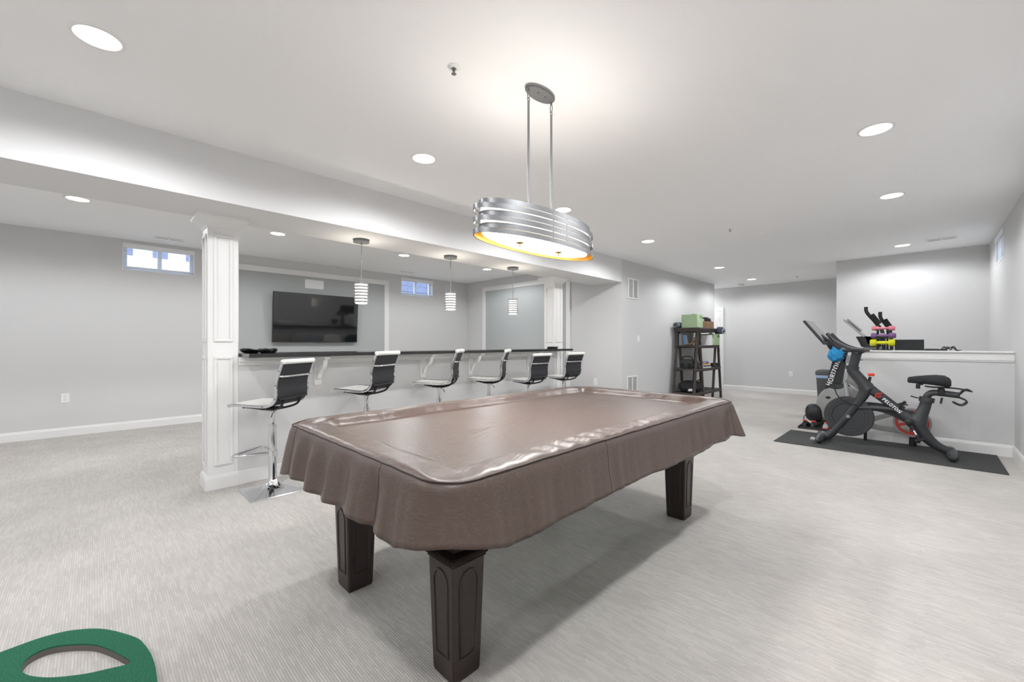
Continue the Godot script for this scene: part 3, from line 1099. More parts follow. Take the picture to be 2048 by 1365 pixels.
func column(label: String, z0: float, z1: float) -> void:
	var x1 := -4.165
	var x0 := -4.38
	var c := Vector3((x0 + x1) / 2, 0, (z0 + z1) / 2)
	var hw := 0.1075
	var r := thing("column", label, "column", c, 0, "", "structure")
	var b := MB.new()
	b.box(Vector3(0, 1.13, 0), Vector3(hw * 2, 2.26, hw * 2), 0.003)
	put(b, "shaft", M.trim, r)
	b = MB.new()
	var rings := []
	for q in [[0.0, 0.126], [0.09, 0.126], [0.105, 0.12], [0.115, 0.1125], [0.118, 0.108]]: rings.append(sq_ring(Vector3.ZERO, q[1], q[0], 0.001))
	b.loft(rings, true, -1)
	put(b, "base_moulding", M.trim, r)
	b = MB.new()
	rings = []
	for q in [[2.165, 0.108], [2.168, 0.116], [2.18, 0.118], [2.186, 0.124], [2.196, 0.13], [2.214, 0.146], [2.232, 0.168], [2.24, 0.178], [2.252, 0.182], [2.261, 0.182]]: rings.append(sq_ring(Vector3.ZERO, q[1], q[0], 0.001))
	b.loft(rings, true, -1)
	put(b, "crown_capital", M.trim, r)
	for k in 4:
		var face := Basis(Vector3.UP, k * PI / 2)
		for q in [[0.19, 1.1], [1.22, 2.115]]:
			b = MB.new()
			frame_moulding(b, face, face.z * hw, 0.135, q[0], q[1])
			put(b, "panel_moulding", M.trim, r)


func bar_front() -> void:
	var r := thing("bar", "long white panelled bar front between the two columns", "bar")
	var b := MB.new()
	b.span(Vector3(-4.165, 0, -0.867), Vector3(-4.33, 1.09, -5.143))
	put(b, "bar_wall", M.wall, r)
	b = MB.new()
	b.span(Vector3(-4.165, 0, -0.867), Vector3(-4.147, 0.118, -5.143), 0.004)
	put(b, "bar_baseboard", M.trim, r)
	b = MB.new()
	b.span(Vector3(-4.165, 1.045, -0.867), Vector3(-4.14, 1.09, -5.143), 0.004)
	b.span(Vector3(-4.165, 1.02, -0.867), Vector3(-4.152, 1.047, -5.143), 0.003)
	put(b, "top_rail", M.trim, r)
	for z in [-1.52, -2.70, -3.42, -4.53]:
		b = MB.new()
		b.box(Vector3(-4.155, 0.95, z), Vector3(0.022, 0.29, 0.07), 0.004)
		b.box(Vector3(-4.035, 1.078, z), Vector3(0.25, 0.022, 0.06), 0.004)
		var poly := smooth2([Vector2(-0.0, 0.06), Vector2(0.03, 0.075), Vector2(0.05, 0.115), Vector2(0.085, 0.15), Vector2(0.13, 0.17), Vector2(0.165, 0.205), Vector2(0.185, 0.255)], 6)
		poly.append(Vector2(0.215, 0.26))
		poly.append(Vector2(0.215, 0.275))
		poly.append_array([Vector2(0.15, 0.275)])
		poly.append_array(smooth2([Vector2(0.145, 0.24), Vector2(0.12, 0.208), Vector2(0.08, 0.19), Vector2(0.045, 0.16), Vector2(0.02, 0.12), Vector2(0.0, 0.105)], 5))
		b.extrude(poly, Transform3D(Basis(), Vector3(-4.145, 0.795, z)), 0.036)
		put(b, "corbel", M.trim, r)
	var c := thing("bar_counter", "glossy black granite bar counter", "counter")
	b = MB.new()
	b.span(Vector3(-3.87, 1.09, -0.88), Vector3(-4.42, 1.122, -5.135), 0.004)
	b.span(Vector3(-3.87, 1.09, -5.1352), Vector3(-4.16, 1.122, -5.24), 0.004)
	put(b, "counter_slab", M.granite, c)
	# dark things at the near end: low wavy dishes
	var k := 0
	for q in [[-4.2, -0.97, 0.085, "black glossy dish at the near end of the bar counter, closest to the column"], [-4.1, -1.055, 0.06, "small black glossy dish in the middle of the three near the column"], [-4.22, -1.13, 0.055, "small black glossy dish farthest from the near column"]]:
		var d := thing("dish", q[3], "dish", Vector3(q[0], 1.122, q[1]), 0, "black dishes on the bar counter")
		b = MB.new()
		var rad: float = q[2]
		var rings := []
		for s in [[0.55, 0.0], [0.7, 0.004], [0.92, 0.022], [1.0, 0.036], [0.97, 0.036], [0.86, 0.022], [0.6, 0.008]]:
			var ring := []
			for j in 36:
				var a := TAU * j / 36
				var wav: float = 1.0 + 0.05 * s[0] * sin(a * 5 + k)
				ring.append(Vector3(rad * s[0] * wav * cos(a), s[1] * (1.0 + 0.18 * sin(a * 3 + k)), rad * s[0] * wav * sin(a)))
			rings.append(ring)
		b.loft(rings, true, 1)
		put(b, "bowl", M.black_gloss, d)
		k += 1
	var bx := thing("coaster_stack", "small stack of square black coasters at the far end of the bar counter", "coasters", Vector3(-4.05, 1.122, -4.95), 0.1)
	for j in 3:
		b = MB.new()
		b.box(Vector3(0.003 * j, 0.006 + j * 0.0115, -0.002 * j), Vector3(0.12, 0.011, 0.12), 0.002, Basis(Vector3.UP, 0.06 * j))
		put(b, "coaster", M.black_gloss, bx)


# ---------------------------------------------------------------- stools
func make_stool(label: String, at: Vector3, turn: float, seat_y: float) -> void:
	# local +x is the front; the base stays square to the room
	var r := thing("bar_stool", label, "bar stool", at, turn, "white swivel stools along the bar")
	var b := MB.new()
	var un := Basis(Vector3.UP, -turn)
	var rings := []
	b.box(Vector3(0, 0.0045, 0), Vector3(0.4, 0.009, 0.4), 0.002, un)
	for q in [[0.007, 0.1985, 0.0], [0.0105, 0.185, 0.0], [0.02, 0.145, 0.06], [0.033, 0.105, 0.35], [0.05, 0.072, 0.8], [0.07, 0.05, 1.0], [0.09, 0.04, 1.0], [0.1, 0.036, 1.0]]:
		var ring := []
		for k in 48:
			var a := TAU * (k + 0.5) / 48
			var cx := cos(a)
			var cz := sin(a)
			var sq := 1.0 / maxf(absf(cx), absf(cz))
			var f: float = lerpf(sq, 1.0, q[2])
			ring.append(un * Vector3(cx * f * q[1], q[0], cz * f * q[1]))
		rings.append(ring)
	b.loft(rings, true, 1)
	put(b, "base_plate", M.chrome, r)
	b = MB.new()
	b.lathe([Vector2(0, 0.08), Vector2(0.037, 0.08), Vector2(0.037, 0.1), Vector2(0.03, 0.11), Vector2(0.03, seat_y - 0.2), Vector2(0.032, seat_y - 0.19), Vector2(0.032, seat_y - 0.185), Vector2(0.0, seat_y - 0.185)], 28)
	put(b, "post", M.chrome, r)
	b = MB.new()
	b.lathe([Vector2(0, seat_y - 0.19), Vector2(0.019, seat_y - 0.19), Vector2(0.019, seat_y - 0.09), Vector2(0.03, seat_y - 0.075), Vector2(0.042, seat_y - 0.062), Vector2(0, seat_y - 0.06)], 24)
	put(b, "gas_lift", M.chrome, r)
	# foot rest loop
	b = MB.new()
	var fy := 0.31
	var loop := smooth_path([Vector3(0.03, fy, 0.03), Vector3(0.12, fy, 0.115), Vector3(0.2, fy, 0.155), Vector3(0.235, fy, 0.13), Vector3(0.24, fy, 0.0), Vector3(0.235, fy, -0.13), Vector3(0.2, fy, -0.155), Vector3(0.12, fy, -0.115), Vector3(0.03, fy, -0.03)], 5)
	b.tube(loop, 0.0125, 10)
	b.lathe([Vector2(0, fy - 0.025), Vector2(0.036, fy - 0.025), Vector2(0.036, fy + 0.025), Vector2(0, fy + 0.025)], 20)
	put(b, "foot_rest", M.chrome, r)
	b = MB.new()
	b.tube([Vector3(-0.02, seat_y - 0.07, 0.0), Vector3(-0.07, seat_y - 0.08, -0.09), Vector3(-0.09, seat_y - 0.105, -0.13)], 0.004, 8)
	put(b, "lift_lever", M.chrome, r)
	# S-shaped shell profile: x forward, y up
	var prof := smooth2([Vector2(0.235, -0.012), Vector2(0.21, 0.0), Vector2(0.1, -0.004), Vector2(-0.03, -0.01), Vector2(-0.11, -0.004), Vector2(-0.16, 0.028), Vector2(-0.18, 0.085), Vector2(-0.178, 0.15), Vector2(-0.186, 0.2), Vector2(-0.21, 0.27), Vector2(-0.235, 0.335)], 7)
	var half := 0.185
	var y0 := seat_y
	# upholstered pad: white face with shallow cross ribs; black sling at the back
	var seat := MB.new()
	var back := MB.new()
	var front_pts := []
	var n := prof.size()
	for i in n:
		var d: Vector2 = (prof[mini(i + 1, n - 1)] - prof[maxi(i - 1, 0)]).normalized()
		front_pts.append([prof[i], Vector2(d.y, -d.x)])   # normal up / forward
	var wr := []
	var br := []
	for i in n:
		var p: Vector2 = front_pts[i][0]
		var nn: Vector2 = front_pts[i][1]
		var rib := 0.0
		if i % 4 == 0: rib = -0.0025
		var a := p + nn * (0.006 + rib)
		var m := p - nn * 0.001
		var c := p - nn * 0.006
		wr.append([Vector3(a.x, y0 + a.y, half), Vector3(a.x, y0 + a.y, -half), Vector3(m.x, y0 + m.y, -half), Vector3(m.x, y0 + m.y, half)])
		br.append([Vector3(m.x, y0 + m.y, half - 0.002), Vector3(m.x, y0 + m.y, -half + 0.002), Vector3(c.x, y0 + c.y, -half + 0.002), Vector3(c.x, y0 + c.y, half - 0.002)])
	seat.loft(wr, true, -1)
	put(seat, "seat_pad", M.white_leather, r)
	back.loft(br, true, -1)
	put(back, "back_sling", M.black_mesh, r)
	# rolled ends
	b = MB.new()
	var tp: Vector2 = prof[n - 1]
	b.tube([Vector3(tp.x, y0 + tp.y + 0.004, -half - 0.004), Vector3(tp.x, y0 + tp.y + 0.004, half + 0.004)], 0.0195, 14)
	put(b, "top_roll", M.white_leather, r)
	b = MB.new()
	b.tube([Vector3(0.237, y0 - 0.01, -half - 0.004), Vector3(0.237, y0 - 0.01, half + 0.004)], 0.014, 14)
	put(b, "front_roll", M.white_leather, r)
	for s in [-1, 1]:
		b = MB.new()
		var path := []
		for i in range(0, n, 2): path.append(Vector3(prof[i].x, y0 + prof[i].y, s * (half + 0.006)))
		path.append(Vector3(prof[n - 1].x, y0 + prof[n - 1].y, s * (half + 0.006)))
		b.tube(path, 0.0085, 8, false, 1.45, Vector3(0, 0, 1).cross(Vector3(0.001, 0, 0)) + Vector3(0.7, 0.7, 0))
		var rail := put(b, "side_rail", M.chrome, r)
		for k in [0.35, 0.55, 0.72, 0.9]:
			var p: Vector2 = prof[int(k * (n - 1))]
			b = MB.new()
			b.tube([Vector3(p.x, y0 + p.y, s * (half + 0.012)), Vector3(p.x, y0 + p.y, s * (half + 0.017))], 0.006, 8)
			put(b, "rail_bolt", M.nickel, rail)
	# chrome back bar standing off the sling
	b = MB.new()
	var q0: Vector2 = prof[int(0.85 * (n - 1))]
	b.tube(smooth_path([Vector3(q0.x, y0 + q0.y, half), Vector3(q0.x - 0.03, y0 + q0.y - 0.004, half - 0.03), Vector3(q0.x - 0.034, y0 + q0.y - 0.004, 0), Vector3(q0.x - 0.03, y0 + q0.y - 0.004, -half + 0.03), Vector3(q0.x, y0 + q0.y, -half)], 5), 0.009, 8)
	put(b, "back_bar", M.chrome, r)
	# dark tilt bracket below the seat
	b = MB.new()
	for s in [-1, 1]:
		b.tube(smooth_path([Vector3(0.12, y0 - 0.022, s * 0.14), Vector3(0.06, y0 - 0.04, s * 0.09), Vector3(0.0, y0 - 0.058, s * 0.03), Vector3(-0.07, y0 - 0.05, s * 0.06), Vector3(-0.15, y0 - 0.02, s * 0.1), Vector3(-0.19, y0 + 0.05, s * 0.1)], 4), 0.009, 8)
	b.box(Vector3(0.0, y0 - 0.05, 0), Vector3(0.13, 0.02, 0.12), 0.005)
	b.tube([Vector3(0.12, y0 - 0.022, -0.17), Vector3(0.12, y0 - 0.022, 0.17)], 0.007, 8)
	b.tube([Vector3(-0.19, y0 + 0.045, -0.17), Vector3(-0.19, y0 + 0.045, 0.17)], 0.007, 8)
	put(b, "tilt_bracket", M.black_metal, r)


func stools() -> void:
	var rows := [[-1.03, -143.3, 0.725, "white stool nearest the near column, in front of the pool table corner"], [-1.84, -150.4, 0.777, "second white bar stool from the near column"], [-2.68, -138.1, 0.785, "third white bar stool, turned edge-on"], [-3.42, -142.3, 0.777, "fourth white bar stool, turned edge-on next to the fifth"], [-4.14, -176.1, 0.717, "fifth white bar stool, squarely facing the bar"], [-4.9, -179.8, 0.72, "last white bar stool, at the end of the counter by the wall"]]
	for q in rows:
		make_stool(q[3], Vector3(-3.80, 0, q[0]), deg_to_rad(q[1]), q[2])


func pendant(label: String, z: float) -> void:
	var r := thing("bar_pendant", label, "pendant lamp", Vector3(-4.06, BEAM_Y, z), 0, "banded pendants over the bar")
	var b := MB.new()
	b.lathe([Vector2(0, 0), Vector2(0.078, 0), Vector2(0.08, -0.006), Vector2(0.07, -0.012), Vector2(0.07, -0.017), Vector2(0.08, -0.022), Vector2(0.078, -0.03), Vector2(0, -0.03)], 36)
	put(b, "canopy", M.nickel_matte, r)
	b = MB.new()
	var loop := []
	for k in 14: loop.append(Vector3(0.008 * cos(TAU * k / 14), -0.054 + 0.02 * sin(TAU * k / 14), 0))
	b.tube(loop, 0.0022, 6, true)
	put(b, "chain_link", M.nickel, r)
	b = MB.new()
	b.tube([Vector3(0, -0.03, 0), Vector3(0, -0.04, 0)], 0.004, 8)
	b.tube([Vector3(0, -0.07, 0), Vector3(0, -0.435, 0)], 0.0048, 10)
	put(b, "rod", M.nickel, r)
	var y1 := 1.83 - BEAM_Y
	var y0 := 1.607 - BEAM_Y
	b = MB.new()
	b.lathe([Vector2(0, y0 + 0.002), Vector2(0.056, y0 + 0.002), Vector2(0.057, y1 - 0.02), Vector2(0.02, y1 - 0.012), Vector2(0, y1 - 0.01)], 32)
	put(b, "light_glass", M.glow, r)
	for k in 7:
		var y := y0 + 0.014 + k * 0.0305
		b = MB.new()
		b.ellipse_band(0.068, 0.068, 0.004, y, y + 0.0155, 40)
		put(b, "ring", M.nickel, r)
	for k in 4:
		b = MB.new()
		var a := PI / 4 + k * PI / 2
		b.tube([Vector3(0.063 * cos(a), y0 + 0.012, 0.063 * sin(a)), Vector3(0.063 * cos(a), y1 + 0.012, 0.063 * sin(a))], 0.0022, 6)
		put(b, "strut", M.nickel, r)
	var o := OmniLight3D.new()
	o.name = "bulb_light"
	o.light_color = Color(1.0, 0.96, 0.9)
	o.light_energy = 0.16
	o.light_size = 0.05
	o.omni_range = 12.0
	o.shadow_enabled = true
	r.add_child(o)
	o.position = Vector3(0, (y0 + y1) / 2, 0)


# ---------------------------------------------------------------- television area
func television() -> void:
	var r := thing("television", "large flat black television on the grey accent panel", "television", Vector3(XTV + 0.02, 1.655, -2.855), PI / 2)
	var b := MB.new()
	b.box(Vector3(0, 0, 0.03), Vector3(0.5, 0.4, 0.05), 0.005)
	put(b, "wall_mount", M.black_metal, r)
	var tilt := Basis(Vector3.RIGHT, deg_to_rad(4.5))
	b = MB.new()
	b.box(Vector3(0, 0, 0.085), Vector3(1.474, 0.866, 0.045), 0.004, tilt)
	put(b, "housing", M.black_plastic, r)
	b = MB.new()
	b.box(Vector3(0, 0, 0.085) + tilt * Vector3(0, 0.004, 0.0235), Vector3(1.458, 0.846, 0.002), 0.0, tilt)
	put(b, "screen", M.screen, r)
	b = MB.new()
	b.box(Vector3(0.02, -0.437, 0.06), Vector3(0.1, 0.009, 0.02), 0.003)
	put(b, "logo_bar", M.nickel, r)
	# sofa between the bar and the television, seen only as a reflection in the screen
	var s := thing("sofa", "beige sofa behind the bar, mirrored in the television", "sofa", Vector3(-4.86, 0, -3.9))
	b = MB.new()
	b.box(Vector3(0, 0.22, 0), Vector3(0.95, 0.3, 3.3), 0.03)
	put(b, "base", M.sofa, s)
	for q in [[-0.4, 1.5], [-0.4, -1.5], [0.4, 1.5], [0.4, -1.5]]:
		b = MB.new()
		b.lathe([Vector2(0, 0), Vector2(0.02, 0), Vector2(0.028, 0.09), Vector2(0, 0.09)], 14, Transform3D(Basis(), Vector3(q[0], 0, q[1])))
		put(b, "foot", M.espresso, s)
	for k in 3:
		b = MB.new()
		b.ellipsoid(Vector3(-0.1, 0.43, -1.0 + k * 1.0), Vector3(0.4, 0.1, 0.52), 24, 14, Basis(), 0.45)
		put(b, "seat_cushion", M.sofa, s)
		b = MB.new()
		b.ellipsoid(Vector3(0.3, 0.7, -1.0 + k * 1.0), Vector3(0.14, 0.24, 0.51), 24, 14, Basis(Vector3.BACK, -0.12), 0.45)
		put(b, "back_cushion", M.sofa, s)
	for k in [-1, 1]:
		b = MB.new()
		b.box(Vector3(0, 0.36, k * 1.58), Vector3(0.95, 0.56, 0.18), 0.05)
		put(b, "arm", M.sofa, s)
	b = MB.new()
	b.box(Vector3(0.4, 0.45, 0), Vector3(0.14, 0.7, 3.2), 0.03)
	put(b, "back_frame", M.sofa, s)
	for q in [["white throw pillow on the sofa, mirrored in the television", -4.3, M.white_leather], ["dark teal throw pillow on the sofa, mirrored in the television", -4.85, M.teal], ["grey patterned throw pillow on the sofa, mirrored in the television", -3.75, M.grey_light]]:
		var p := thing("throw_pillow", q[0], "pillow", Vector3(-4.92, 0.54, q[1]), 0.0, "throw pillows on the sofa")
		b = MB.new()
		b.ellipsoid(Vector3(0, 0.21, 0), Vector3(0.08, 0.23, 0.23), 20, 12, Basis(Vector3.BACK, -0.35), 0.62)
		put(b, "pillow_case", q[2], p)


# ---------------------------------------------------------------- A-frame shelf by the grille wall
func shelf_unit() -> void:
	var r := thing("shelf_unit", "dark brown wooden shelf on splayed A-frame legs beside the grille wall", "shelf", Vector3(-3.4, 0, -9.01))
	var b: MB
	for x in [-0.21, 0.2]:
		for z in [0.51, -0.51]:
			for s in [-1, 1]:
				b = MB.new()
				b.bar(Vector3(x, 0.0, z + s * 0.26), Vector3(x, 1.45, z + s * 0.035), 0.035, 0.045, Vector3.RIGHT, 0.004)
				put(b, "leg", M.shelf_wood, r)
	for q in [[0.2, 0.74], [0.68, 0.67], [1.15, 0.6]]:
		b = MB.new()
		b.box(Vector3(-0.005, q[0], 0), Vector3(0.47, 0.03, q[1] * 2 + 0.02), 0.004)
		put(b, "shelf_board", M.shelf_wood, r)
		for x in [-0.21, 0.2]:
			b = MB.new()
			b.box(Vector3(x, q[0] - 0.02, 0), Vector3(0.025, 0.05, q[1] * 2 + 0.09), 0.004)
			put(b, "shelf_rail", M.shelf_wood, r)
	b = MB.new()
	b.box(Vector3(0, 1.505, 0), Vector3(0.52, 0.03, 1.22), 0.005)
	put(b, "top_board", M.shelf_wood, r)
	b = MB.new()
	for q in [[Vector3(0, 1.465, 0.58), Vector3(0.47, 0.05, 0.02)], [Vector3(0, 1.465, -0.58), Vector3(0.47, 0.05, 0.02)], [Vector3(0.225, 1.465, 0), Vector3(0.02, 0.05, 1.17)], [Vector3(-0.225, 1.465, 0), Vector3(0.02, 0.05, 1.17)]]: b.box(q[0], q[1], 0.003)
	put(b, "top_apron", M.shelf_wood, r)
	shelf_items()


func storage_box(label: String, at: Vector3, s: Vector3, lettered: bool) -> void:
	var r := thing("storage_box", label, "box", at)
	var b := MB.new()
	for q in [[Vector3(0, s.y / 2, s.z / 2), Vector3(s.x - 0.0122, s.y, 0.012)], [Vector3(0, s.y / 2, -s.z / 2), Vector3(s.x - 0.0122, s.y, 0.012)], [Vector3(s.x / 2, s.y / 2, 0), Vector3(0.012, s.y, s.z)], [Vector3(-s.x / 2, s.y / 2, 0), Vector3(0.012, s.y, s.z)], [Vector3(0, 0.006, 0), Vector3(s.x, 0.012, s.z)]]: b.box(q[0], q[1], 0.004)
	put(b, "fabric_body", M.green_box, r)
	b = MB.new()
	b.tube(smooth_path([Vector3(0, s.y * 0.98, -s.z * 0.3), Vector3(0.03, s.y * 1.06, -s.z * 0.1), Vector3(0.02, s.y * 1.07, s.z * 0.1), Vector3(0, s.y * 0.98, s.z * 0.3)], 5), 0.011, 8)
	put(b, "strap_handle", M.grey_cloth, r)
	if lettered:
		for k in 3:
			b = MB.new()
			b.tube(smooth_path([Vector3(s.x / 2 + 0.007, s.y * 0.75 - k * 0.02, 0.05 - k * 0.07), Vector3(s.x / 2 + 0.007, s.y * 0.9, 0.03 - k * 0.07), Vector3(s.x / 2 + 0.007, s.y * 0.7, 0.01 - k * 0.07), Vector3(s.x / 2 + 0.007, s.y * 0.82, -0.02 - k * 0.05)], 5), 0.003, 5)
			put(b, "printed_scroll", M.green_dark, r)


func book(label: String, at: Vector3, s: Vector3, m: Material, bs := Basis(), group := "books on the dark shelf") -> void:
	var r := thing("book", label, "book", at, 0, group)
	r.basis = bs
	var b := MB.new()
	b.box(Vector3(0, s.y / 2, 0), Vector3(s.x - 0.006, s.y - 0.004, s.z - 0.006))
	put(b, "pages", M.plastic_white, r)
	b = MB.new()
	b.box(Vector3(0, 0.001, 0), Vector3(s.x, 0.003, s.z), 0.001)
	b.box(Vector3(0, s.y - 0.001, 0), Vector3(s.x, 0.003, s.z), 0.001)
	b.box(Vector3(s.x / 2 - 0.001, s.y / 2, 0), Vector3(0.003, s.y, s.z), 0.001)
	put(b, "book_cover", m, r)


func lumpy(b: MB, c: Vector3, rad: Vector3, seed_: int, amp := 0.25, pw := 0.8) -> void:
	var nz := FastNoiseLite.new()
	nz.seed = seed_
	nz.frequency = 1.1
	var m := 16
	var n := 28
	var rings := []
	for i in range(1, m):
		var v := PI * i / m
		var ring := []
		for j in n:
			var u := TAU * j / n
			var p := Vector3(sin(v) * cos(u), -cos(v), sin(v) * sin(u))
			var k := 1.0 + amp * nz.get_noise_3d(p.x * 2, p.y * 2, p.z * 2) * 1.6
			var q := Vector3(signf(p.x) * pow(absf(p.x), pw), signf(p.y) * pow(absf(p.y), pw), signf(p.z) * pow(absf(p.z), pw)) * rad * k
			q.y = maxf(q.y, -rad.y)
			ring.append(c + q)
		rings.append(ring)
	b.loft(rings, true, 1)


func shelf_items() -> void:
	var top := 1.52
	storage_box("large pale green fabric storage box on top of the shelf", Vector3(-3.365, top, -8.6), Vector3(0.31, 0.27, 0.29), true)
	storage_box("pale green fabric storage box on the second shelf, below the wicker basket", Vector3(-3.3, 1.165, -9.4), Vector3(0.3, 0.24, 0.26), true)
	var b := MB.new()
	# rolled mat
	var r := thing("yoga_mat", "rolled grey exercise mat on the shelf top against the wall", "exercise mat", Vector3(-3.6, top + 0.058, -8.62))
	var spiral := []
	for k in 60:
		var a := TAU * k / 14.0
		var rad := 0.018 + 0.04 * k / 60.0
		spiral.append(Vector3(rad * cos(a), rad * sin(a), 0))
	var rings := []
	for z in [-0.28, 0.28]:
		var ring := []
		for k in 60: ring.append(spiral[k] + Vector3(0, 0, z))
		for k in 60:
			var q: Vector3 = spiral[59 - k]
			ring.append(q * (1.0 - 0.007 / maxf(q.length(), 0.01)) + Vector3(0, 0, z))
		rings.append(ring)
	for j in 119:
		b.quad(rings[0][j], rings[0][j + 1], rings[1][j + 1], rings[1][j], 1)
	for e in 2:
		for k in 59: b.quad(rings[e][k], rings[e][k + 1], rings[e][118 - k], rings[e][119 - k], -1)
	b.flush(false)
	put(b, "rolled_sheet", M.grey_mat, r)
	b = MB.new()
	b.ellipse_band(0.06, 0.06, 0.003, -0.012, 0.012, 24)
	place(put(b, "strap", M.black_rubber, r), Vector3(0, 0, 0.12), Basis(Vector3.RIGHT, PI / 2))
	# wicker basket: woven strands round uprights
	r = thing("wicker_basket", "tan wicker basket on top of the shelf", "basket", Vector3(-3.36, top, -9.12))
	for row in 9:
		b = MB.new()
		var path := []
		var q := rounded_rect(0.155, 0.235, 0.05, 72)
		for k in 72:
			var o := 0.006 * (1 if (int(k / 3.0) + row) % 2 == 0 else -1)
			path.append(Vector3(q[k][0].x + q[k][1].x * o, 0.01 + row * 0.0155, q[k][0].y + q[k][1].y * o))
		b.tube(path, 0.0085, 6, true)
		put(b, "woven_strand", M.wicker if row % 2 else M.wicker_dark, r)
	b = MB.new()
	var qq := rounded_rect(0.155, 0.235, 0.05, 24)
	for k in 24: b.tube([Vector3(qq[k][0].x, 0, qq[k][0].y), Vector3(qq[k][0].x, 0.145, qq[k][0].y)], 0.005, 6)
	b.box(Vector3(0, 0.008, 0), Vector3(0.3, 0.01, 0.46), 0.003)
	put(b, "stakes", M.wicker_dark, r)
	r = thing("black_cloth", "crumpled black cloth heaped in the wicker basket", "cloth", Vector3(-3.36, top + 0.13, -9.2))
	b = MB.new()
	lumpy(b, Vector3(0, 0.05, 0), Vector3(0.12, 0.06, 0.17), 3)
	put(b, "cloth", M.black_cloth, r)
	r = thing("white_cloth", "folded white and grey cloth at the near end of the basket", "cloth", Vector3(-3.37, top + 0.13, -8.96))
	for k in 3:
		b = MB.new()
		b.box(Vector3(0, 0.012 + k * 0.017, 0), Vector3(0.2, 0.015, 0.1), 0.006)
		put(b, "fold", M.grey_cloth if k == 1 else M.plastic_white, r)
	r = thing("hanging_strap", "dark blue grey cloth bundle hanging off the shelf corner", "cloth", Vector3(-3.12, 1.46, -9.5))
	b = MB.new()
	lumpy(b, Vector3(0, 0.02, 0), Vector3(0.06, 0.075, 0.11), 9, 0.3)
	put(b, "bundle", M.navy_cloth, r)
	b = MB.new()
	b.tube(smooth_path([Vector3(0.06, 0.0, 0.08), Vector3(0.08, 0.06, 0.0), Vector3(0.07, 0.0, -0.07), Vector3(0.07, -0.05, 0.0)], 6, true), 0.011, 8, true)
	put(b, "strap_loop", M.grey_cloth, r)
	# second shelf
	var y := 1.165
	book("blue book standing against the wall on the second shelf", Vector3(-3.6, y, -8.55), Vector3(0.18, 0.24, 0.05), M.navy, Basis(Vector3.UP, -1.57))
	book("light blue book leaning on the second shelf", Vector3(-3.47, y, -8.56), Vector3(0.17, 0.21, 0.05), M.blue, Basis(Vector3.UP, -1.4) * Basis(Vector3.RIGHT, 0.12))
	for k in 3:
		var s := thing("sandal", "%s brown sandal in the heap on the second shelf" % ["flat-lying", "leaning", "upright"][k], "sandal", Vector3(-3.44 + 0.1 * k, y, -8.44 - 0.08 * k), 0, "brown sandals on the second shelf")
		s.basis = Basis(Vector3.UP, 0.7 * k) * Basis(Vector3.BACK, [0.15, 0.95, 1.25][k])
		b = MB.new()
		var poly := smooth2([Vector2(0, -0.035), Vector2(0.11, -0.045), Vector2(0.22, -0.03), Vector2(0.25, 0.0), Vector2(0.22, 0.035), Vector2(0.11, 0.04), Vector2(0.0, 0.035), Vector2(-0.015, 0)], 4, true)
		b.extrude(poly, Transform3D(Basis(Vector3.RIGHT, PI / 2), Vector3(0, 0.012, 0)), 0.02)
		put(b, "sole", M.tan_leather, s)
		b = MB.new()
		b.tube(smooth_path([Vector3(0.15, 0.015, -0.042), Vector3(0.15, 0.05, -0.02), Vector3(0.15, 0.05, 0.02), Vector3(0.15, 0.015, 0.042)], 4), 0.012, 6, false, 0.4)
		put(b, "strap", M.wicker_dark, s)
	for k in 3:
		book("white binder on the second shelf, %s of the three" % ["nearest", "middle", "farthest"][k], Vector3(-3.27, y, -8.97 - 0.075 * k), Vector3(0.22, 0.21, 0.055), M.plastic_white, Basis(), "white binders on the second shelf")
	r = thing("green_bottle", "squat green bottle at the front of the second shelf", "bottle", Vector3(-3.21, y, -9.26))
	b = MB.new()
	b.lathe([Vector2(0, 0), Vector2(0.05, 0), Vector2(0.053, 0.006), Vector2(0.053, 0.11), Vector2(0.047, 0.125), Vector2(0.02, 0.135), Vector2(0.019, 0.16), Vector2(0, 0.16)], 24)
	put(b, "bottle_body", M.green_box, r)
	b = MB.new()
	b.lathe([Vector2(0, 0.155), Vector2(0.022, 0.155), Vector2(0.022, 0.178), Vector2(0, 0.18)], 18)
	put(b, "cap", M.green_dark, r)
	# third shelf
	y = 0.695
	r = thing("radio", "black portable radio with carry handle on the third shelf", "radio", Vector3(-3.42, y, -8.5))
	b = MB.new()
	b.box(Vector3(0, 0.1, 0), Vector3(0.26, 0.17, 0.14), 0.02)
	b.box(Vector3(0, 0.04, 0.0), Vector3(0.24, 0.08, 0.17), 0.015)
	put(b, "radio_case", M.dark_green_plastic, r)
	b = MB.new()
	b.tube(smooth_path([Vector3(-0.09, 0.17, 0), Vector3(-0.085, 0.235, 0), Vector3(0.085, 0.235, 0), Vector3(0.09, 0.17, 0)], 6), 0.012, 8)
	put(b, "handle", M.black_plastic, r)
	for k in [-0.075, 0.075]:
		b = MB.new()
		b.lathe([Vector2(0, 0), Vector2(0.045, 0), Vector2(0.043, 0.01), Vector2(0, 0.005)], 20, Transform3D(Basis(Vector3.RIGHT, PI / 2), Vector3(k, 0.065, 0.085)))
		put(b, "speaker", M.black_rubber, r)
	r = thing("dark_case", "slanted dark plastic case leaning against the radio", "case", Vector3(-3.23, y + 0.012, -8.54))
	b = MB.new()
	b.box(Vector3(0, 0.075, 0), Vector3(0.03, 0.17, 0.16), 0.008, Basis(Vector3.BACK, 0.6))
	put(b, "case_body", M.black_cloth, r)
	var cols := [[M.plastic_white, "white book at the bottom of the stack on the third shelf"], [M.navy, "navy book low in the stack on the third shelf"], [M.yellow_soft, "yellow book in the stack on the third shelf"], [M.red, "red book in the stack on the third shelf"], [M.blue, "blue book on top of the stack on the third shelf"]]
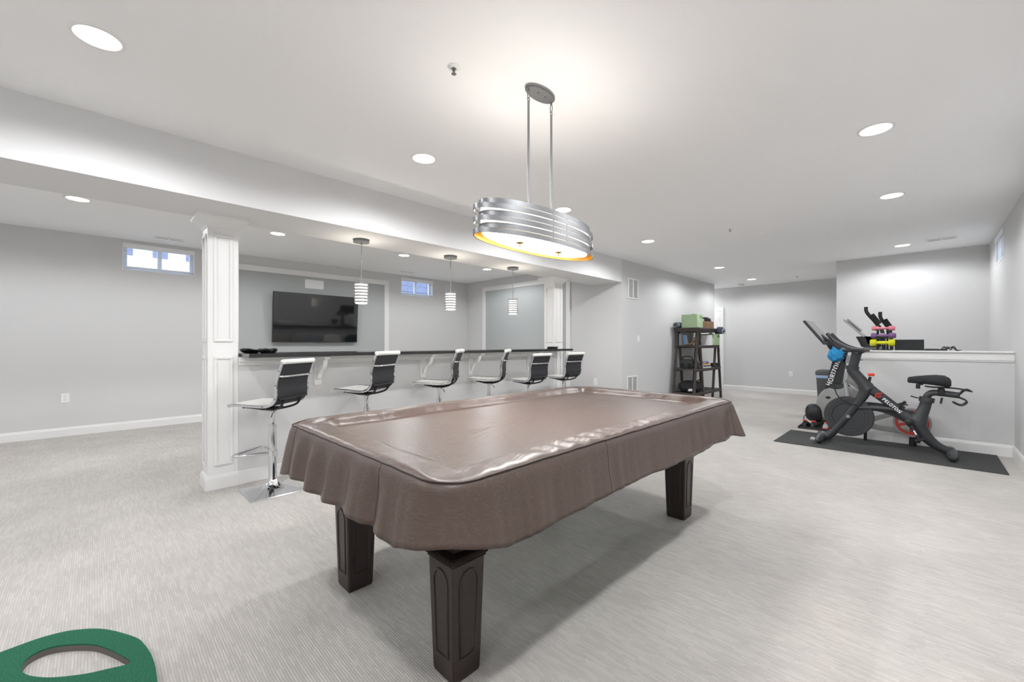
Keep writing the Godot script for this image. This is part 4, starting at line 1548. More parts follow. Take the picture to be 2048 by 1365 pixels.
	for k in 5:
		book(cols[k][1], Vector3(-3.3, y + 0.026 * k, -8.98 - 0.008 * k), Vector3(0.2 - 0.008 * k, 0.024, 0.34 - 0.03 * k), cols[k][0], Basis(Vector3.UP, 0.06 * (k - 2)))
	r = thing("strap_bundle", "bundle of black straps at the far end of the third shelf", "strap", Vector3(-3.22, y, -9.5))
	b = MB.new()
	for k in 4:
		b.tube(smooth_path([Vector3(-0.06, 0.02 + k * 0.018, 0.1), Vector3(0.05, 0.02 + k * 0.018, 0.07), Vector3(0.06, 0.02 + k * 0.018, -0.08), Vector3(-0.05, 0.02 + k * 0.018, -0.1)], 5, true), 0.01, 6, true)
	put(b, "straps", M.black_cloth, r)
	r = thing("duffel_bag", "slumped black duffel bag on the bottom shelf", "bag", Vector3(-3.4, 0.215, -8.62))
	b = MB.new()
	lumpy(b, Vector3(0, 0.115, 0), Vector3(0.2, 0.115, 0.3), 14, 0.14, 0.85)
	put(b, "bag_body", M.black_cloth, r)
	b = MB.new()
	b.tube(smooth_path([Vector3(0.12, 0.14, 0.2), Vector3(0.16, 0.24, 0.05), Vector3(0.15, 0.23, -0.1), Vector3(0.12, 0.15, -0.2)], 6), 0.012, 6)
	put(b, "carry_strap", M.black_rubber, r)
	b = MB.new()
	b.box(Vector3(0.09, 0.06, 0.262), Vector3(0.08, 0.05, 0.004), 0.0, Basis(Vector3.UP, 0.2))
	put(b, "white_tag", M.plastic_white, r)


# ---------------------------------------------------------------- exercise corner
func letters(text: String, size: float, m: Material, parent: Node, called: String, xf: Transform3D) -> void:
	var t := TextMesh.new()
	var f := SystemFont.new()
	f.font_names = PackedStringArray(["Droid Sans"])
	f.font_weight = 700
	t.font = f
	t.text = text
	t.font_size = 64
	t.pixel_size = size / 64.0
	t.depth = 0.0025
	var o := MeshInstance3D.new()
	o.mesh = t
	o.material_override = m
	o.name = called
	parent.add_child(o, true)
	o.transform = xf


func bike() -> void:
	var mt := thing("floor_mat", "long charcoal rubber mat under the exercise bike", "mat", Vector3(-0.385, 0, -6.35))
	var b := MB.new()
	b.box(Vector3(0, 0.004, 0), Vector3(1.87, 0.008, 0.93), 0.003)
	put(b, "rubber_sheet", M.mat_black, mt)
	var r := thing("exercise_bike", "black indoor cycling bike with red knob standing on the charcoal mat", "exercise bike", Vector3(0, 0.008, -6.35))
	var V := func(x: float, y: float, z := 0.0) -> Vector3: return Vector3(x, y, z)
	# stabiliser bars
	for q in [["front_stabiliser", -0.9, 0.045], ["rear_stabiliser", 0.2, 0.04]]:
		b = MB.new()
		var x: float = q[1]
		b.tube([V.call(x, 0.04, 0.3), V.call(x, 0.043, 0.26), V.call(x, 0.05, 0.12), V.call(x, 0.055, 0.0), V.call(x, 0.05, -0.12), V.call(x, 0.043, -0.26), V.call(x, 0.04, -0.3)], [0.012, 0.034, 0.042, 0.05, 0.042, 0.034, 0.012], 16, false, 0.75, Vector3.UP)
		var st := put(b, q[0], M.bike, r)
		for s in [-1, 1]:
			b = MB.new()
			b.lathe([Vector2(0, 0), Vector2(0.018, 0), Vector2(0.018, 0.014), Vector2(0.012, 0.018), Vector2(0, 0.018)], 14, Transform3D(Basis(), V.call(x, 0.0, s * 0.22)))
			put(b, "levelling_foot", M.black_rubber, st)
			if q[0] == "front_stabiliser":
				b = MB.new()
				b.lathe([Vector2(0, -0.012), Vector2(0.028, -0.012), Vector2(0.03, 0), Vector2(0.028, 0.012), Vector2(0, 0.012)], 18, Transform3D(Basis(Vector3.RIGHT, PI / 2), V.call(x - 0.055, 0.042, s * 0.24)))
				put(b, "transport_wheel", M.chrome, st)
	# frame: one continuous welded mesh of tapered tubes
	b = MB.new()
	b.tube(smooth_path([V.call(-0.88, 0.05), V.call(-0.80, 0.11), V.call(-0.64, 0.36), V.call(-0.53, 0.55), V.call(-0.485, 0.67)], 5), [0.05, 0.048, 0.046, 0.045, 0.044, 0.043, 0.042, 0.042, 0.042, 0.042, 0.043, 0.044, 0.045, 0.046, 0.048, 0.05, 0.053, 0.056, 0.058, 0.06, 0.062], 16)
	b.ellipsoid(V.call(-0.485, 0.68), Vector3(0.075, 0.085, 0.06), 18, 12)
	b.tube(smooth_path([V.call(-0.47, 0.66), V.call(-0.53, 0.76), V.call(-0.60, 0.86), V.call(-0.605, 0.9)], 5), [0.068, 0.066, 0.064, 0.062, 0.06, 0.06, 0.059, 0.058, 0.058, 0.058, 0.058, 0.057, 0.056, 0.056, 0.056, 0.056], 16)
	b.tube(smooth_path([V.call(-0.5, 0.71), V.call(-0.33, 0.565), V.call(-0.2, 0.44), V.call(-0.08, 0.33)], 5), [0.062, 0.058, 0.054, 0.05, 0.048, 0.047, 0.047, 0.047, 0.047, 0.048, 0.05, 0.053, 0.056, 0.06, 0.066, 0.07], 16, false, 0.72, Vector3(0, 0, 1))
	b.tube([V.call(-0.55, 0.44), V.call(-0.4, 0.455), V.call(-0.24, 0.455)], 0.029, 14)
	b.ellipsoid(V.call(-0.07, 0.34), Vector3(0.085, 0.09, 0.055), 18, 12)
	b.tube(smooth_path([V.call(-0.06, 0.31), V.call(-0.035, 0.4), V.call(-0.005, 0.49), V.call(0.015, 0.58)], 5), [0.08, 0.078, 0.074, 0.07, 0.066, 0.062, 0.059, 0.056, 0.054, 0.052, 0.05, 0.049, 0.048, 0.048, 0.048, 0.048], 16, false, 0.75, Vector3(0, 0, 1))
	b.tube(smooth_path([V.call(-0.07, 0.34), V.call(-0.03, 0.25), V.call(0.04, 0.15), V.call(0.12, 0.085), V.call(0.2, 0.055)], 5), [0.078, 0.077, 0.075, 0.073, 0.07, 0.067, 0.064, 0.061, 0.058, 0.055, 0.052, 0.05, 0.048, 0.046, 0.045, 0.044, 0.044, 0.044, 0.044, 0.044, 0.044], 16, false, 0.75, Vector3(0, 0, 1))
	put(b, "frame", M.bike, r)
	b = MB.new()
	b.tube([V.call(-0.612, 0.885), V.call(-0.606, 0.93)], 0.064, 18)
	put(b, "head_collar", M.bike, r)
	b = MB.new()
	b.tube([V.call(-0.604, 0.92), V.call(-0.565, 1.1)], 0.04, 16, false, 1.2, Vector3.RIGHT)
	put(b, "handlebar_post", M.bike, r)
	b = MB.new()
	for s in [-1, 1]:
		b.tube(smooth_path([V.call(-0.47, 1.115, s * 0.03), V.call(-0.5, 1.118, s * 0.16), V.call(-0.58, 1.13, s * 0.22), V.call(-0.68, 1.17, s * 0.2), V.call(-0.76, 1.23, s * 0.17), V.call(-0.83, 1.32, s * 0.16)], 5), [0.019, 0.019, 0.019, 0.019, 0.019, 0.019, 0.02, 0.02, 0.02, 0.02, 0.02, 0.02, 0.02, 0.02, 0.02, 0.02, 0.02, 0.02, 0.02, 0.02, 0.02, 0.02, 0.02, 0.02, 0.02, 0.018], 12)
	b.tube([V.call(-0.47, 1.115, -0.04), V.call(-0.47, 1.115, 0.04)], 0.019, 12)
	b.tube([V.call(-0.56, 1.105, -0.2), V.call(-0.565, 1.1, 0), V.call(-0.56, 1.105, 0.2)], 0.024, 12)
	b.box(V.call(-0.6, 1.105), Vector3(0.2, 0.03, 0.16), 0.012, Basis(Vector3.BACK, -0.12))
	put(b, "handlebar", M.bike, r)
	# tablet
	var a := V.call(-0.835, 1.185)
	var t := V.call(-1.045, 1.475)
	var up: Vector3 = (t - a).normalized()
	var nrm := Vector3(0, 0, 1).cross(up) * -1.0      # towards the rider
	if nrm.x < 0: nrm = -nrm
	var bs := Basis(up.cross(nrm).normalized(), up, nrm)
	var tab := Node3D.new()
	tab.name = "tablet"
	r.add_child(tab, true)
	tab.transform = Transform3D(bs, (a + t) / 2)
	b = MB.new()
	b.box(Vector3.ZERO, Vector3(0.56, 0.36, 0.028), 0.01)
	put(b, "tablet_case", M.black_plastic, tab)
	b = MB.new()
	b.box(Vector3(0, 0.005, 0.0145), Vector3(0.525, 0.31, 0.002))
	put(b, "touch_screen", M.screen, tab)
	b = MB.new()
	b.bar(V.call(-0.72, 1.13), V.call(-0.92, 1.3), 0.05, 0.04, Vector3.UP, 0.008)
	put(b, "tablet_arm", M.bike, r)
	# flywheel
	var wheel := Node3D.new()
	wheel.name = "flywheel"
	r.add_child(wheel, true)
	wheel.transform = Transform3D(Basis(Vector3.RIGHT, PI / 2), V.call(-0.645, 0.33))
	b = MB.new()
	b.lathe([Vector2(0, -0.012), Vector2(0.155, -0.012), Vector2(0.16, -0.022), Vector2(0.228, -0.022), Vector2(0.236, -0.014), Vector2(0.236, 0.014), Vector2(0.228, 0.022), Vector2(0.16, 0.022), Vector2(0.155, 0.012), Vector2(0, 0.012)], 64)
	put(b, "wheel_disc", M.bike, wheel)
	b = MB.new()
	b.ellipse_band(0.186, 0.186, 0.004, -0.0232, 0.0232, 64)
	put(b, "groove_ring", M.black_rubber, wheel)
	b = MB.new()
	b.lathe([Vector2(0, -0.05), Vector2(0.02, -0.05), Vector2(0.02, 0.05), Vector2(0, 0.05)], 16)
	put(b, "axle_nut", M.nickel_matte, wheel)
	# drive side cover low behind the wheel
	b = MB.new()
	var poly := smooth2([Vector2(-0.74, 0.42), Vector2(-0.6, 0.49), Vector2(-0.35, 0.5), Vector2(-0.05, 0.42), Vector2(0.0, 0.34), Vector2(-0.05, 0.26), Vector2(-0.35, 0.4), Vector2(-0.6, 0.4)], 6, true)
	b.extrude(poly, Transform3D(Basis(), Vector3(0, 0, -0.085)), 0.03)
	put(b, "belt_guard", M.bike, r)
	# seat post, slider, saddle
	b = MB.new()
	b.tube([V.call(0.012, 0.565), V.call(0.02, 0.615)], 0.062, 18, false, 0.9, Vector3(0, 0, 1))
	put(b, "seat_collar", M.bike, r)
	b = MB.new()
	b.tube(smooth_path([V.call(0.012, 0.58), V.call(0.02, 0.63), V.call(0.055, 0.665), V.call(0.12, 0.668), V.call(0.26, 0.655)], 5), 0.032, 14)
	put(b, "seat_slider", M.bike, r)
	b = MB.new()
	b.box(V.call(0.125, 0.68), Vector3(0.055, 0.085, 0.075), 0.01)
	b.tube([V.call(0.13, 0.625, 0.04), V.call(0.12, 0.56, 0.045)], 0.009, 8)
	put(b, "seat_clamp", M.black_metal, r)
	b = MB.new()
	var rings := []
	for q in [[-0.135, 0.792, 0.02, 0.02], [-0.125, 0.795, 0.034, 0.032], [-0.06, 0.8, 0.042, 0.042], [0.02, 0.805, 0.065, 0.05], [0.09, 0.805, 0.1, 0.058], [0.15, 0.798, 0.115, 0.06], [0.185, 0.785, 0.1, 0.05], [0.198, 0.78, 0.06, 0.03]]:
		var ring := []
		for k in 20:
			var an := TAU * k / 20
			ring.append(V.call(q[0], q[1] + q[3] * sin(an), q[2] * cos(an)))
		rings.append(ring)
	b.loft(rings, true, 1)
	put(b, "saddle", M.black_cloth, r)
	b = MB.new()
	b.tube([V.call(-0.05, 0.755, 0.02), V.call(-0.052, 0.705, 0.022)], 0.018, 10)
	b.box(V.call(-0.035, 0.755, 0), Vector3(0.05, 0.02, 0.05), 0.005)
	put(b, "saddle_buckle", M.black_metal, r)
	b = MB.new()
	for s in [-0.03, 0.03]: b.tube(smooth_path([V.call(0.0, 0.735, s), V.call(0.06, 0.728, s), V.call(0.13, 0.73, s), V.call(0.25, 0.725, s), V.call(0.33, 0.705, s)], 4), 0.006, 8)
	b.tube(smooth_path([V.call(0.25, 0.66, 0.06), V.call(0.3, 0.72, 0.06), V.call(0.34, 0.705, 0.06), V.call(0.34, 0.705, -0.06), V.call(0.3, 0.72, -0.06), V.call(0.25, 0.66, -0.06)], 3), 0.006, 8)
	b.tube(smooth_path([V.call(0.255, 0.635, 0.05), V.call(0.31, 0.6, 0.06), V.call(0.27, 0.555, 0.06), V.call(0.215, 0.58, 0.06), V.call(0.215, 0.58, -0.06), V.call(0.27, 0.555, -0.06), V.call(0.31, 0.6, -0.06), V.call(0.255, 0.635, -0.05)], 3), 0.006, 8)
	put(b, "weight_holder", M.black_metal, r)
	b = MB.new()
	b.tube([V.call(-0.035, 0.605, 0.03), V.call(-0.06, 0.605, 0.03), V.call(-0.11, 0.62, 0.03)], [0.008, 0.012, 0.014], 8, false, 0.5)
	put(b, "seat_lever", M.black_metal, r)
	# cranks and pedals
	for s in [1, -1]:
		var c: Vector3 = V.call(-0.12, 0.34, s * 0.085)
		var e: Vector3 = c + Vector3(0.075 * s, -0.17 * s, s * 0.02)
		b = MB.new()
		b.bar(c, e, 0.028, 0.018, Vector3(0, 0, 1), 0.005)
		b.lathe([Vector2(0, -0.02), Vector2(0.036, -0.02), Vector2(0.036, 0.016), Vector2(0.018, 0.026), Vector2(0, 0.026)], 20, Transform3D(Basis(Vector3.RIGHT, s * PI / 2), c))
		var cr := put(b, "crank_arm", M.black_metal, r)
		b = MB.new()
		b.box(c.lerp(e, 0.62) + Vector3(0, 0, s * 0.012), Vector3(0.014, 0.05, 0.002), 0.0, Basis(Vector3.BACK, 0.42))
		put(b, "white_sticker", M.white_print, cr)
		b = MB.new()
		b.box(e + Vector3(0.01, 0.0, s * 0.055), Vector3(0.085, 0.022, 0.07), 0.006, Basis(Vector3.BACK, 0.5))
		b.tube([e, e + Vector3(0, 0, s * 0.03)], 0.008, 8)
		b.tube(smooth_path([e + Vector3(-0.03, 0.0, s * 0.03), e + Vector3(0.0, -0.03, s * 0.055), e + Vector3(0.03, 0.03, s * 0.08)], 4), 0.006, 6)
		put(b, "pedal", M.black_metal, r)
	# resistance knob
	b = MB.new()
	b.tube([V.call(-0.462, 0.73), V.call(-0.448, 0.81)], 0.014, 10)
	put(b, "knob_stem", M.black_metal, r)
	b = MB.new()
	for k in 3: b.ellipsoid(V.call(-0.443 + 0.017 * cos(TAU * k / 3), 0.835, 0.017 * sin(TAU * k / 3)), Vector3(0.019, 0.018, 0.019), 12, 8)
	put(b, "resistance_knob", M.red_bright, r)
	b = MB.new()
	b.tube(smooth_path([V.call(-0.66, 1.1, 0.07), V.call(-0.7, 1.0, 0.09), V.call(-0.765, 0.78, 0.09), V.call(-0.75, 0.6, 0.09), V.call(-0.66, 0.5, 0.08), V.call(-0.54, 0.47, 0.06)], 7), 0.006, 8)
	put(b, "cable", M.black_rubber, r)
	b = MB.new()
	b.tube([V.call(-0.2, 0.5, 0.0), V.call(-0.16, 0.52, 0.03), V.call(-0.13, 0.52, 0.03)], 0.008, 6)
	b.tube([V.call(-0.2, 0.46, 0.03), V.call(-0.19, 0.5, 0.04), V.call(-0.15, 0.49, 0.04)], 0.01, 6)
	put(b, "bottle_bracket", M.black_metal, r)
	# lettering and emblem on the sloping tube, both faces
	var ang := atan2(-0.125, 0.13)
	letters("PELOTON", 0.046, M.white_print, r, "brand_lettering", Transform3D(Basis(Vector3.BACK, ang), V.call(-0.262, 0.5, 0.0365)))
	b = MB.new()
	var ec := V.call(-0.375, 0.605, 0.043)
	var loop := []
	for k in 22:
		var an := 0.6 + TAU * 0.86 * k / 21
		loop.append(ec + Vector3(0.022 * cos(an), 0.022 * sin(an), 0))
	b.tube(loop, 0.005, 6)
	b.tube([ec + Vector3(-0.004, -0.005, 0), ec + Vector3(-0.004, 0.006, 0), ec + Vector3(0.005, 0.004, 0), ec + Vector3(0.004, -0.003, 0)], 0.004, 6)
	b.tube([ec + Vector3(0.014, 0.014, 0), ec + Vector3(0.032, 0.03, 0)], 0.005, 6)
	b.tube([ec + Vector3(-0.014, -0.014, 0), ec + Vector3(-0.034, -0.03, 0)], 0.005, 6)
	put(b, "red_emblem", M.red_bright, r)


func E(x: float, y: float, z := 0.0) -> Vector3:
	# elliptical trainer coordinates
	var k := 1.071
	return Vector3(x * k, 1.21 + (y - 1.21) * k, z)


func elliptical() -> void:
	var r := thing("elliptical_trainer", "grey and black elliptical trainer behind the exercise bike", "elliptical", Vector3(0, 0, -7.62))
	var b := MB.new()
	b.lathe([Vector2(0, -0.1), Vector2(0.24, -0.1), Vector2(0.285, -0.08), Vector2(0.298, -0.04), Vector2(0.298, 0.04), Vector2(0.285, 0.08), Vector2(0.24, 0.1), Vector2(0, 0.1)], 56, Transform3D(Basis(Vector3.RIGHT, PI / 2), E(-0.79, 0.365)))
	var dr := put(b, "flywheel_shroud", M.grey_shroud, r)
	b = MB.new()
	b.lathe([Vector2(0, 0), Vector2(0.03, 0), Vector2(0.03, 0.004), Vector2(0, 0.004)], 24, Transform3D(Basis(Vector3.RIGHT, PI / 2).scaled(Vector3(1, 0.6, 1)), E(-0.93, 0.47, 0.1)))
	put(b, "badge", M.black_plastic, dr)
	b = MB.new()
	b.ellipse_band(0.3, 0.3, 0.012, -0.012, 0.012, 48)
	place(put(b, "shroud_seam", M.grey_light, dr), E(-0.79, 0.365), Basis(Vector3.RIGHT, PI / 2))
	# mast
	b = MB.new()
	b.extrude([Vector2(E(-0.97, 0.58).x, E(0, 0.58).y), Vector2(E(-0.8, 0.6).x, E(0, 0.58).y), Vector2(E(-0.73, 1.09).x, E(0, 1.1).y), Vector2(E(-0.86, 1.1).x, E(0, 1.1).y)], Transform3D(), 0.12)
	put(b, "mast", M.black_plastic, r)
	b = MB.new()
	b.ellipsoid(E(-0.83, 0.6), Vector3(0.15, 0.1, 0.1), 20, 12)
	put(b, "mast_boot", M.black_plastic, r)
	letters("HORIZON", 0.085, M.white_print, r, "brand_lettering", Transform3D(Basis(Vector3.BACK, deg_to_rad(72)), E(-0.875, 0.8, 0.0615)))
	# console and tray
	b = MB.new()
	b.bar(E(-0.76, 1.52), E(-0.55, 1.29), 0.34, 0.025, Vector3(1, 1, 0), 0.008)
	var con := put(b, "console", M.grey_light, r)
	b = MB.new()
	b.bar(E(-0.735, 1.515, 0.0), E(-0.6, 1.365, 0.0), 0.28, 0.008, Vector3(1, 1, 0), 0.002)
	var o := put(b, "console_screen", M.screen, con)
	o.position += Vector3(0.014, 0.012, 0)
	b = MB.new()
	var rings := []
	for q in [[1.16, 0.1], [1.2, 0.115], [1.285, 0.155], [1.295, 0.16], [1.285, 0.145], [1.2, 0.1]]:
		var ring := []
		for p in rounded_rect(q[1], 0.16, 0.05, 28): ring.append(E(-0.49, q[0]) + Vector3(p[0].x, 0, p[0].y))
		rings.append(ring)
	b.loft(rings, true, 1)
	put(b, "bottle_tray", M.black_plastic, r)
	b = MB.new()
	b.extrude([Vector2(E(-0.62, 1.0).x, E(0, 1.0).y), Vector2(E(-0.4, 1.0).x, E(0, 1.0).y), Vector2(E(-0.38, 1.17).x, E(0, 1.17).y), Vector2(E(-0.56, 1.17).x, E(0, 1.17).y)], Transform3D(), 0.2)
	b.bar(E(-0.78, 0.98), E(-0.5, 1.05), 0.12, 0.1, Vector3.UP, 0.01)
	put(b, "console_neck", M.grey_light, r)
	b = MB.new()
	for s in [0.1, -0.1]:
		b.tube(smooth_path([E(-0.93, 1.27, s), E(-0.92, 1.18, s), E(-0.86, 1.1, s), E(-0.76, 1.09, s)], 6), 0.024, 12)
	put(b, "fixed_grip", M.black_rubber, r)
	# swinging handles
	for q in [[0.12, [E(-0.535, 1.675, 0.12), E(-0.525, 1.6, 0.12), E(-0.43, 1.45, 0.12), E(-0.37, 1.3, 0.12), E(-0.36, 0.8, 0.12)]], [-0.2, [E(-0.415, 1.62, -0.2), E(-0.41, 1.54, -0.2), E(-0.345, 1.42, -0.2), E(-0.31, 1.3, -0.2), E(-0.3, 0.8, -0.2)]]]:
		b = MB.new()
		b.tube(smooth_path(q[1], 5), 0.021, 12)
		put(b, "swing_arm", M.black_metal, r)
		b = MB.new()
		b.tube([q[1][1].lerp(q[1][2], 0.2) + Vector3(0.02, 0, 0), q[1][2] + Vector3(0.02, 0, 0)], 0.036, 14)
		put(b, "foam_grip", M.black_rubber, r)
	# front links and struts
	b = MB.new()
	b.tube(smooth_path([E(-0.66, 1.0, 0.08), E(-0.72, 0.82, 0.1), E(-0.74, 0.66, 0.1), E(-0.72, 0.5, 0.12)], 6), 0.026, 12)
	put(b, "silver_strut", M.grey_light, r)
	b = MB.new()
	b.tube([E(-0.72, 0.74, 0.12), E(-0.58, 0.62, 0.12)], [0.045, 0.035], 14)
	put(b, "pivot_sleeve", M.grey_shroud, r)
	b = MB.new()
	b.tube([E(-0.7, 0.5, 0.11), E(-0.56, 0.46, 0.11)], 0.03, 12, false, 0.6)
	put(b, "red_link", M.red, r)
	# base
	b = MB.new()
	b.box(Vector3(-0.85, 0.035, 0), Vector3(0.6, 0.06, 0.09), 0.01)
	b.box(Vector3(-1.1, 0.03, 0), Vector3(0.08, 0.05, 0.5), 0.012)
	put(b, "base_frame", M.black_metal, r)
	b = MB.new()
	b.ellipsoid(Vector3(-1.17, 0.17, 0.03), Vector3(0.11, 0.13, 0.12), 20, 12, Basis(), 0.75)
	put(b, "front_housing", M.black_plastic, r)
	b = MB.new()
	b.tube(smooth_path([Vector3(-1.22, 0.04, 0.2), Vector3(-1.27, 0.08, 0.2), Vector3(-1.25, 0.15, 0.2), Vector3(-1.16, 0.17, 0.18)], 5), 0.005, 6)
	put(b, "wire_handle", M.black_metal, r)
	# link arms and the red spoked wheel in front of the half wall
	var w := thing("spoked_wheel_linkage", "grey link arms with a red spoked wheel between the bike and the half wall", "crank wheel", Vector3(0, 0, -6.72))
	b = MB.new()
	b.bar(Vector3(-0.5, 0.255, 0), Vector3(-0.2, 0.4, 0), 0.055, 0.03, Vector3(0, 0, 1), 0.004)
	put(b, "upper_arm", M.grey_shroud, w)
	b = MB.new()
	b.bar(Vector3(-0.52, 0.2, 0), Vector3(-0.1, 0.16, 0), 0.06, 0.03, Vector3(0, 0, 1), 0.004)
	put(b, "lower_arm", M.grey_shroud, w)
	b = MB.new()
	b.ellipse_band(0.165, 0.165, 0.02, -0.015, 0.015, 56)
	place(put(b, "wheel_rim", M.grey_shroud, w), Vector3(-0.105, 0.285, 0.03), Basis(Vector3.RIGHT, PI / 2))
	b = MB.new()
	b.ellipse_band(0.145, 0.145, 0.028, -0.012, 0.012, 56)
	for k in 5: b.bar(Vector3.ZERO, Vector3(0.13 * cos(TAU * k / 5 + 0.3), 0, 0.13 * sin(TAU * k / 5 + 0.3)), 0.03, 0.02, Vector3.UP, 0.003)
	b.lathe([Vector2(0, -0.018), Vector2(0.035, -0.018), Vector2(0.035, 0.018), Vector2(0, 0.018)], 20)
	place(put(b, "red_spokes", M.red, w), Vector3(-0.105, 0.285, 0.03), Basis(Vector3.RIGHT, PI / 2))
	b = MB.new()
	b.tube([Vector3(-0.09, 0.22, 0.0), Vector3(-0.1, 0.0, 0.0)], 0.034, 14)
	b.box(Vector3(-0.52, 0.1, 0), Vector3(0.03, 0.2, 0.03), 0.004)
	put(b, "support_leg", M.black_metal, w)


func gym_small() -> void:
	# bin
	var r := thing("waste_bin", "dark grey waste bin with blue liner behind the elliptical trainer", "bin", Vector3(-1.09, 0, -8.25))
	var b := MB.new()
	var rings := []
	for q in [[0.0, 0.11], [0.72, 0.145]]:
		var ring := []
		for p in rounded_rect(q[1], q[1], 0.04, 28): ring.append(Vector3(p[0].x, q[0], p[0].y))
		rings.append(ring)
	b.loft(rings, true, 1)
	put(b, "bin_body", M.bin_grey, r)
	b = MB.new()
	rings = []
	for q in [[0.655, 0.1455], [0.7, 0.1475]]:
		var ring := []
		for p in rounded_rect(q[1], q[1], 0.04, 28): ring.append(Vector3(p[0].x, q[0], p[0].y))
		rings.append(ring)
	b.loft(rings, true, 1)
	put(b, "liner_cuff", M.pale_blue, r)
	b = MB.new()
	rings = []
	for q in [[0.7, 0.152], [0.745, 0.155], [0.775, 0.14], [0.785, 0.1]]:
		var ring := []
		for p in rounded_rect(q[1], q[1], 0.04, 28): ring.append(Vector3(p[0].x, q[0], p[0].y))
		rings.append(ring)
	b.loft(rings, true, 1)
	put(b, "lid", M.bin_grey, r)
	# tray with two pairs of shoes
	r = thing("shoe_tray", "low black tray holding two pairs of shoes", "tray", Vector3(-1.0, 0, -7.22))
	b = MB.new()
	b.box(Vector3(0, 0.006, 0), Vector3(0.56, 0.012, 0.34), 0.004)
	for q in [[Vector3(0, 0.016, 0.166), Vector3(0.56, 0.03, 0.01)], [Vector3(0, 0.016, -0.166), Vector3(0.56, 0.03, 0.01)], [Vector3(0.2752, 0.016, 0), Vector3(0.01, 0.029, 0.321)], [Vector3(-0.2752, 0.016, 0), Vector3(0.01, 0.029, 0.321)]]: b.box(q[0], q[1], 0.003)
	put(b, "tray_body", M.black_plastic, r)
	var sh := [[-1.21, "black and red sneaker at the left end of the shoe tray", M.black_gloss, M.red_bright], [-1.11, "second black and red sneaker from the left on the shoe tray", M.black_gloss, M.red_bright], [-0.97, "white sneaker with red sole next to the black pair", M.grey_cloth, M.red_bright], [-0.87, "white sneaker with red sole at the right end of the shoe tray", M.grey_cloth, M.red_bright]]
	for k in 4: shoe(sh[k][1], Vector3(sh[k][0], 0.013, -7.2), sh[k][2], sh[k][3], k < 2)
	# blue cloth
	r = thing("blue_towel", "bright blue cloth hanging from the handlebar end", "towel", Vector3(-0.9, 0.985, -7.52))
	b = MB.new()
	lumpy(b, Vector3(0, 0.06, 0), Vector3(0.09, 0.1, 0.08), 27, 0.4, 0.9)
	put(b, "cloth", M.sky_blue, r)
	# dumbbell stand on the half-wall cap
	var y := 1.121
	r = thing("dumbbell_stand", "small black dumbbell stand on the half-wall cap", "rack", Vector3(-0.37, y, -6.91))
	b = MB.new()
	b.box(Vector3(0, 0.006, 0), Vector3(0.19, 0.012, 0.16), 0.004)
	put(b, "base", M.black_metal, r)
	for s in [-0.045, 0.045]:
		b = MB.new()
		b.box(Vector3(s, 0.135, 0), Vector3(0.022, 0.25, 0.03), 0.003)
		var up := put(b, "upright", M.black_metal, r)
		for q in [0.045, 0.14, 0.235]:
			for t in [-1, 1]:
				b = MB.new()
				b.bar(Vector3(s, q, 0), Vector3(s, q + 0.012, t * 0.085), 0.018, 0.012, Vector3.UP, 0.002)
				put(b, "arm", M.black_metal, up)
	b = MB.new()
	for q in [0.09, 0.19]: b.box(Vector3(0.0, q, 0.012), Vector3(0.03, 0.04, 0.003))
	put(b, "weight_label", M.white_print, r)
	var cols := [[M.yellow, 0.094, 0.042, 0.235, "yellow"], [M.purple, 0.182, 0.033, 0.215, "purple"], [M.pink, 0.272, 0.028, 0.2, "pink"]]
	for q in cols:
		for t in [1, -1]:
			dumbbell("%s dumbbell on the %s of the small black stand" % [q[4], "front" if t > 0 else "back"], Vector3(-0.37 + (0.0 if t > 0 else 0.015), y + q[1], -6.91 + t * 0.07), q[0], q[2], q[3])
	# tablet in a folded cover
	r = thing("folded_tablet", "black tablet propped in its folding cover on the half-wall cap", "tablet", Vector3(-0.132, y, -6.93))
	b = MB.new()
	b.box(Vector3(0.0, 0.066, 0.02), Vector3(0.255, 0.135, 0.01), 0.003, Basis(Vector3.RIGHT, -0.32))
	put(b, "back_cover", M.black_cloth, r)
	b = MB.new()
	b.box(Vector3(0.0, 0.066, 0.0125), Vector3(0.245, 0.125, 0.006), 0.002, Basis(Vector3.RIGHT, -0.32))
	put(b, "tablet_body", M.black_plastic, r)
	b = MB.new()
	b.extrude([Vector2(-0.04, 0.0), Vector2(0.045, 0.0), Vector2(0.0, 0.115)], Transform3D(Basis(Vector3.UP, PI / 2), Vector3(-0.122, 0, 0.0)), 0.008)
	put(b, "folded_stand", M.black_cloth, r)
	# remote and cable tangle
	r = thing("remote_control", "long black remote lying on the half-wall cap", "remote", Vector3(0.06, y, -6.9), 0.15)
	b = MB.new()
	b.box(Vector3(0, 0.011, 0), Vector3(0.13, 0.02, 0.04), 0.006)
	put(b, "case", M.black_plastic, r)
	b = MB.new()
	for k in 4: b.box(Vector3(-0.045 + k * 0.02, 0.0215, 0), Vector3(0.01, 0.003, 0.016), 0.001)
	put(b, "buttons", M.bin_grey, r)
	r = thing("cable_tangle", "tangled black charging cables on the half-wall cap beside the remote", "cable", Vector3(0.2, y, -6.91))
	var rng := RandomNumberGenerator.new()
	rng.seed = 12
	for k in 3:
		var pts := []
		for j in 9: pts.append(Vector3(-0.09 + 0.022 * j + rng.randf_range(-0.015, 0.015), 0.006 + rng.randf() * (0.045 if j > 1 and j < 7 else 0.006), rng.randf_range(-0.05, 0.05)))
		b = MB.new()
		b.tube(smooth_path(pts, 6), 0.0042, 6)
		put(b, "cable", M.black_rubber, r)
	b = MB.new()
	b.box(Vector3(-0.04, 0.012, 0.02), Vector3(0.05, 0.022, 0.03), 0.005)
	put(b, "plug_block", M.black_plastic, r)


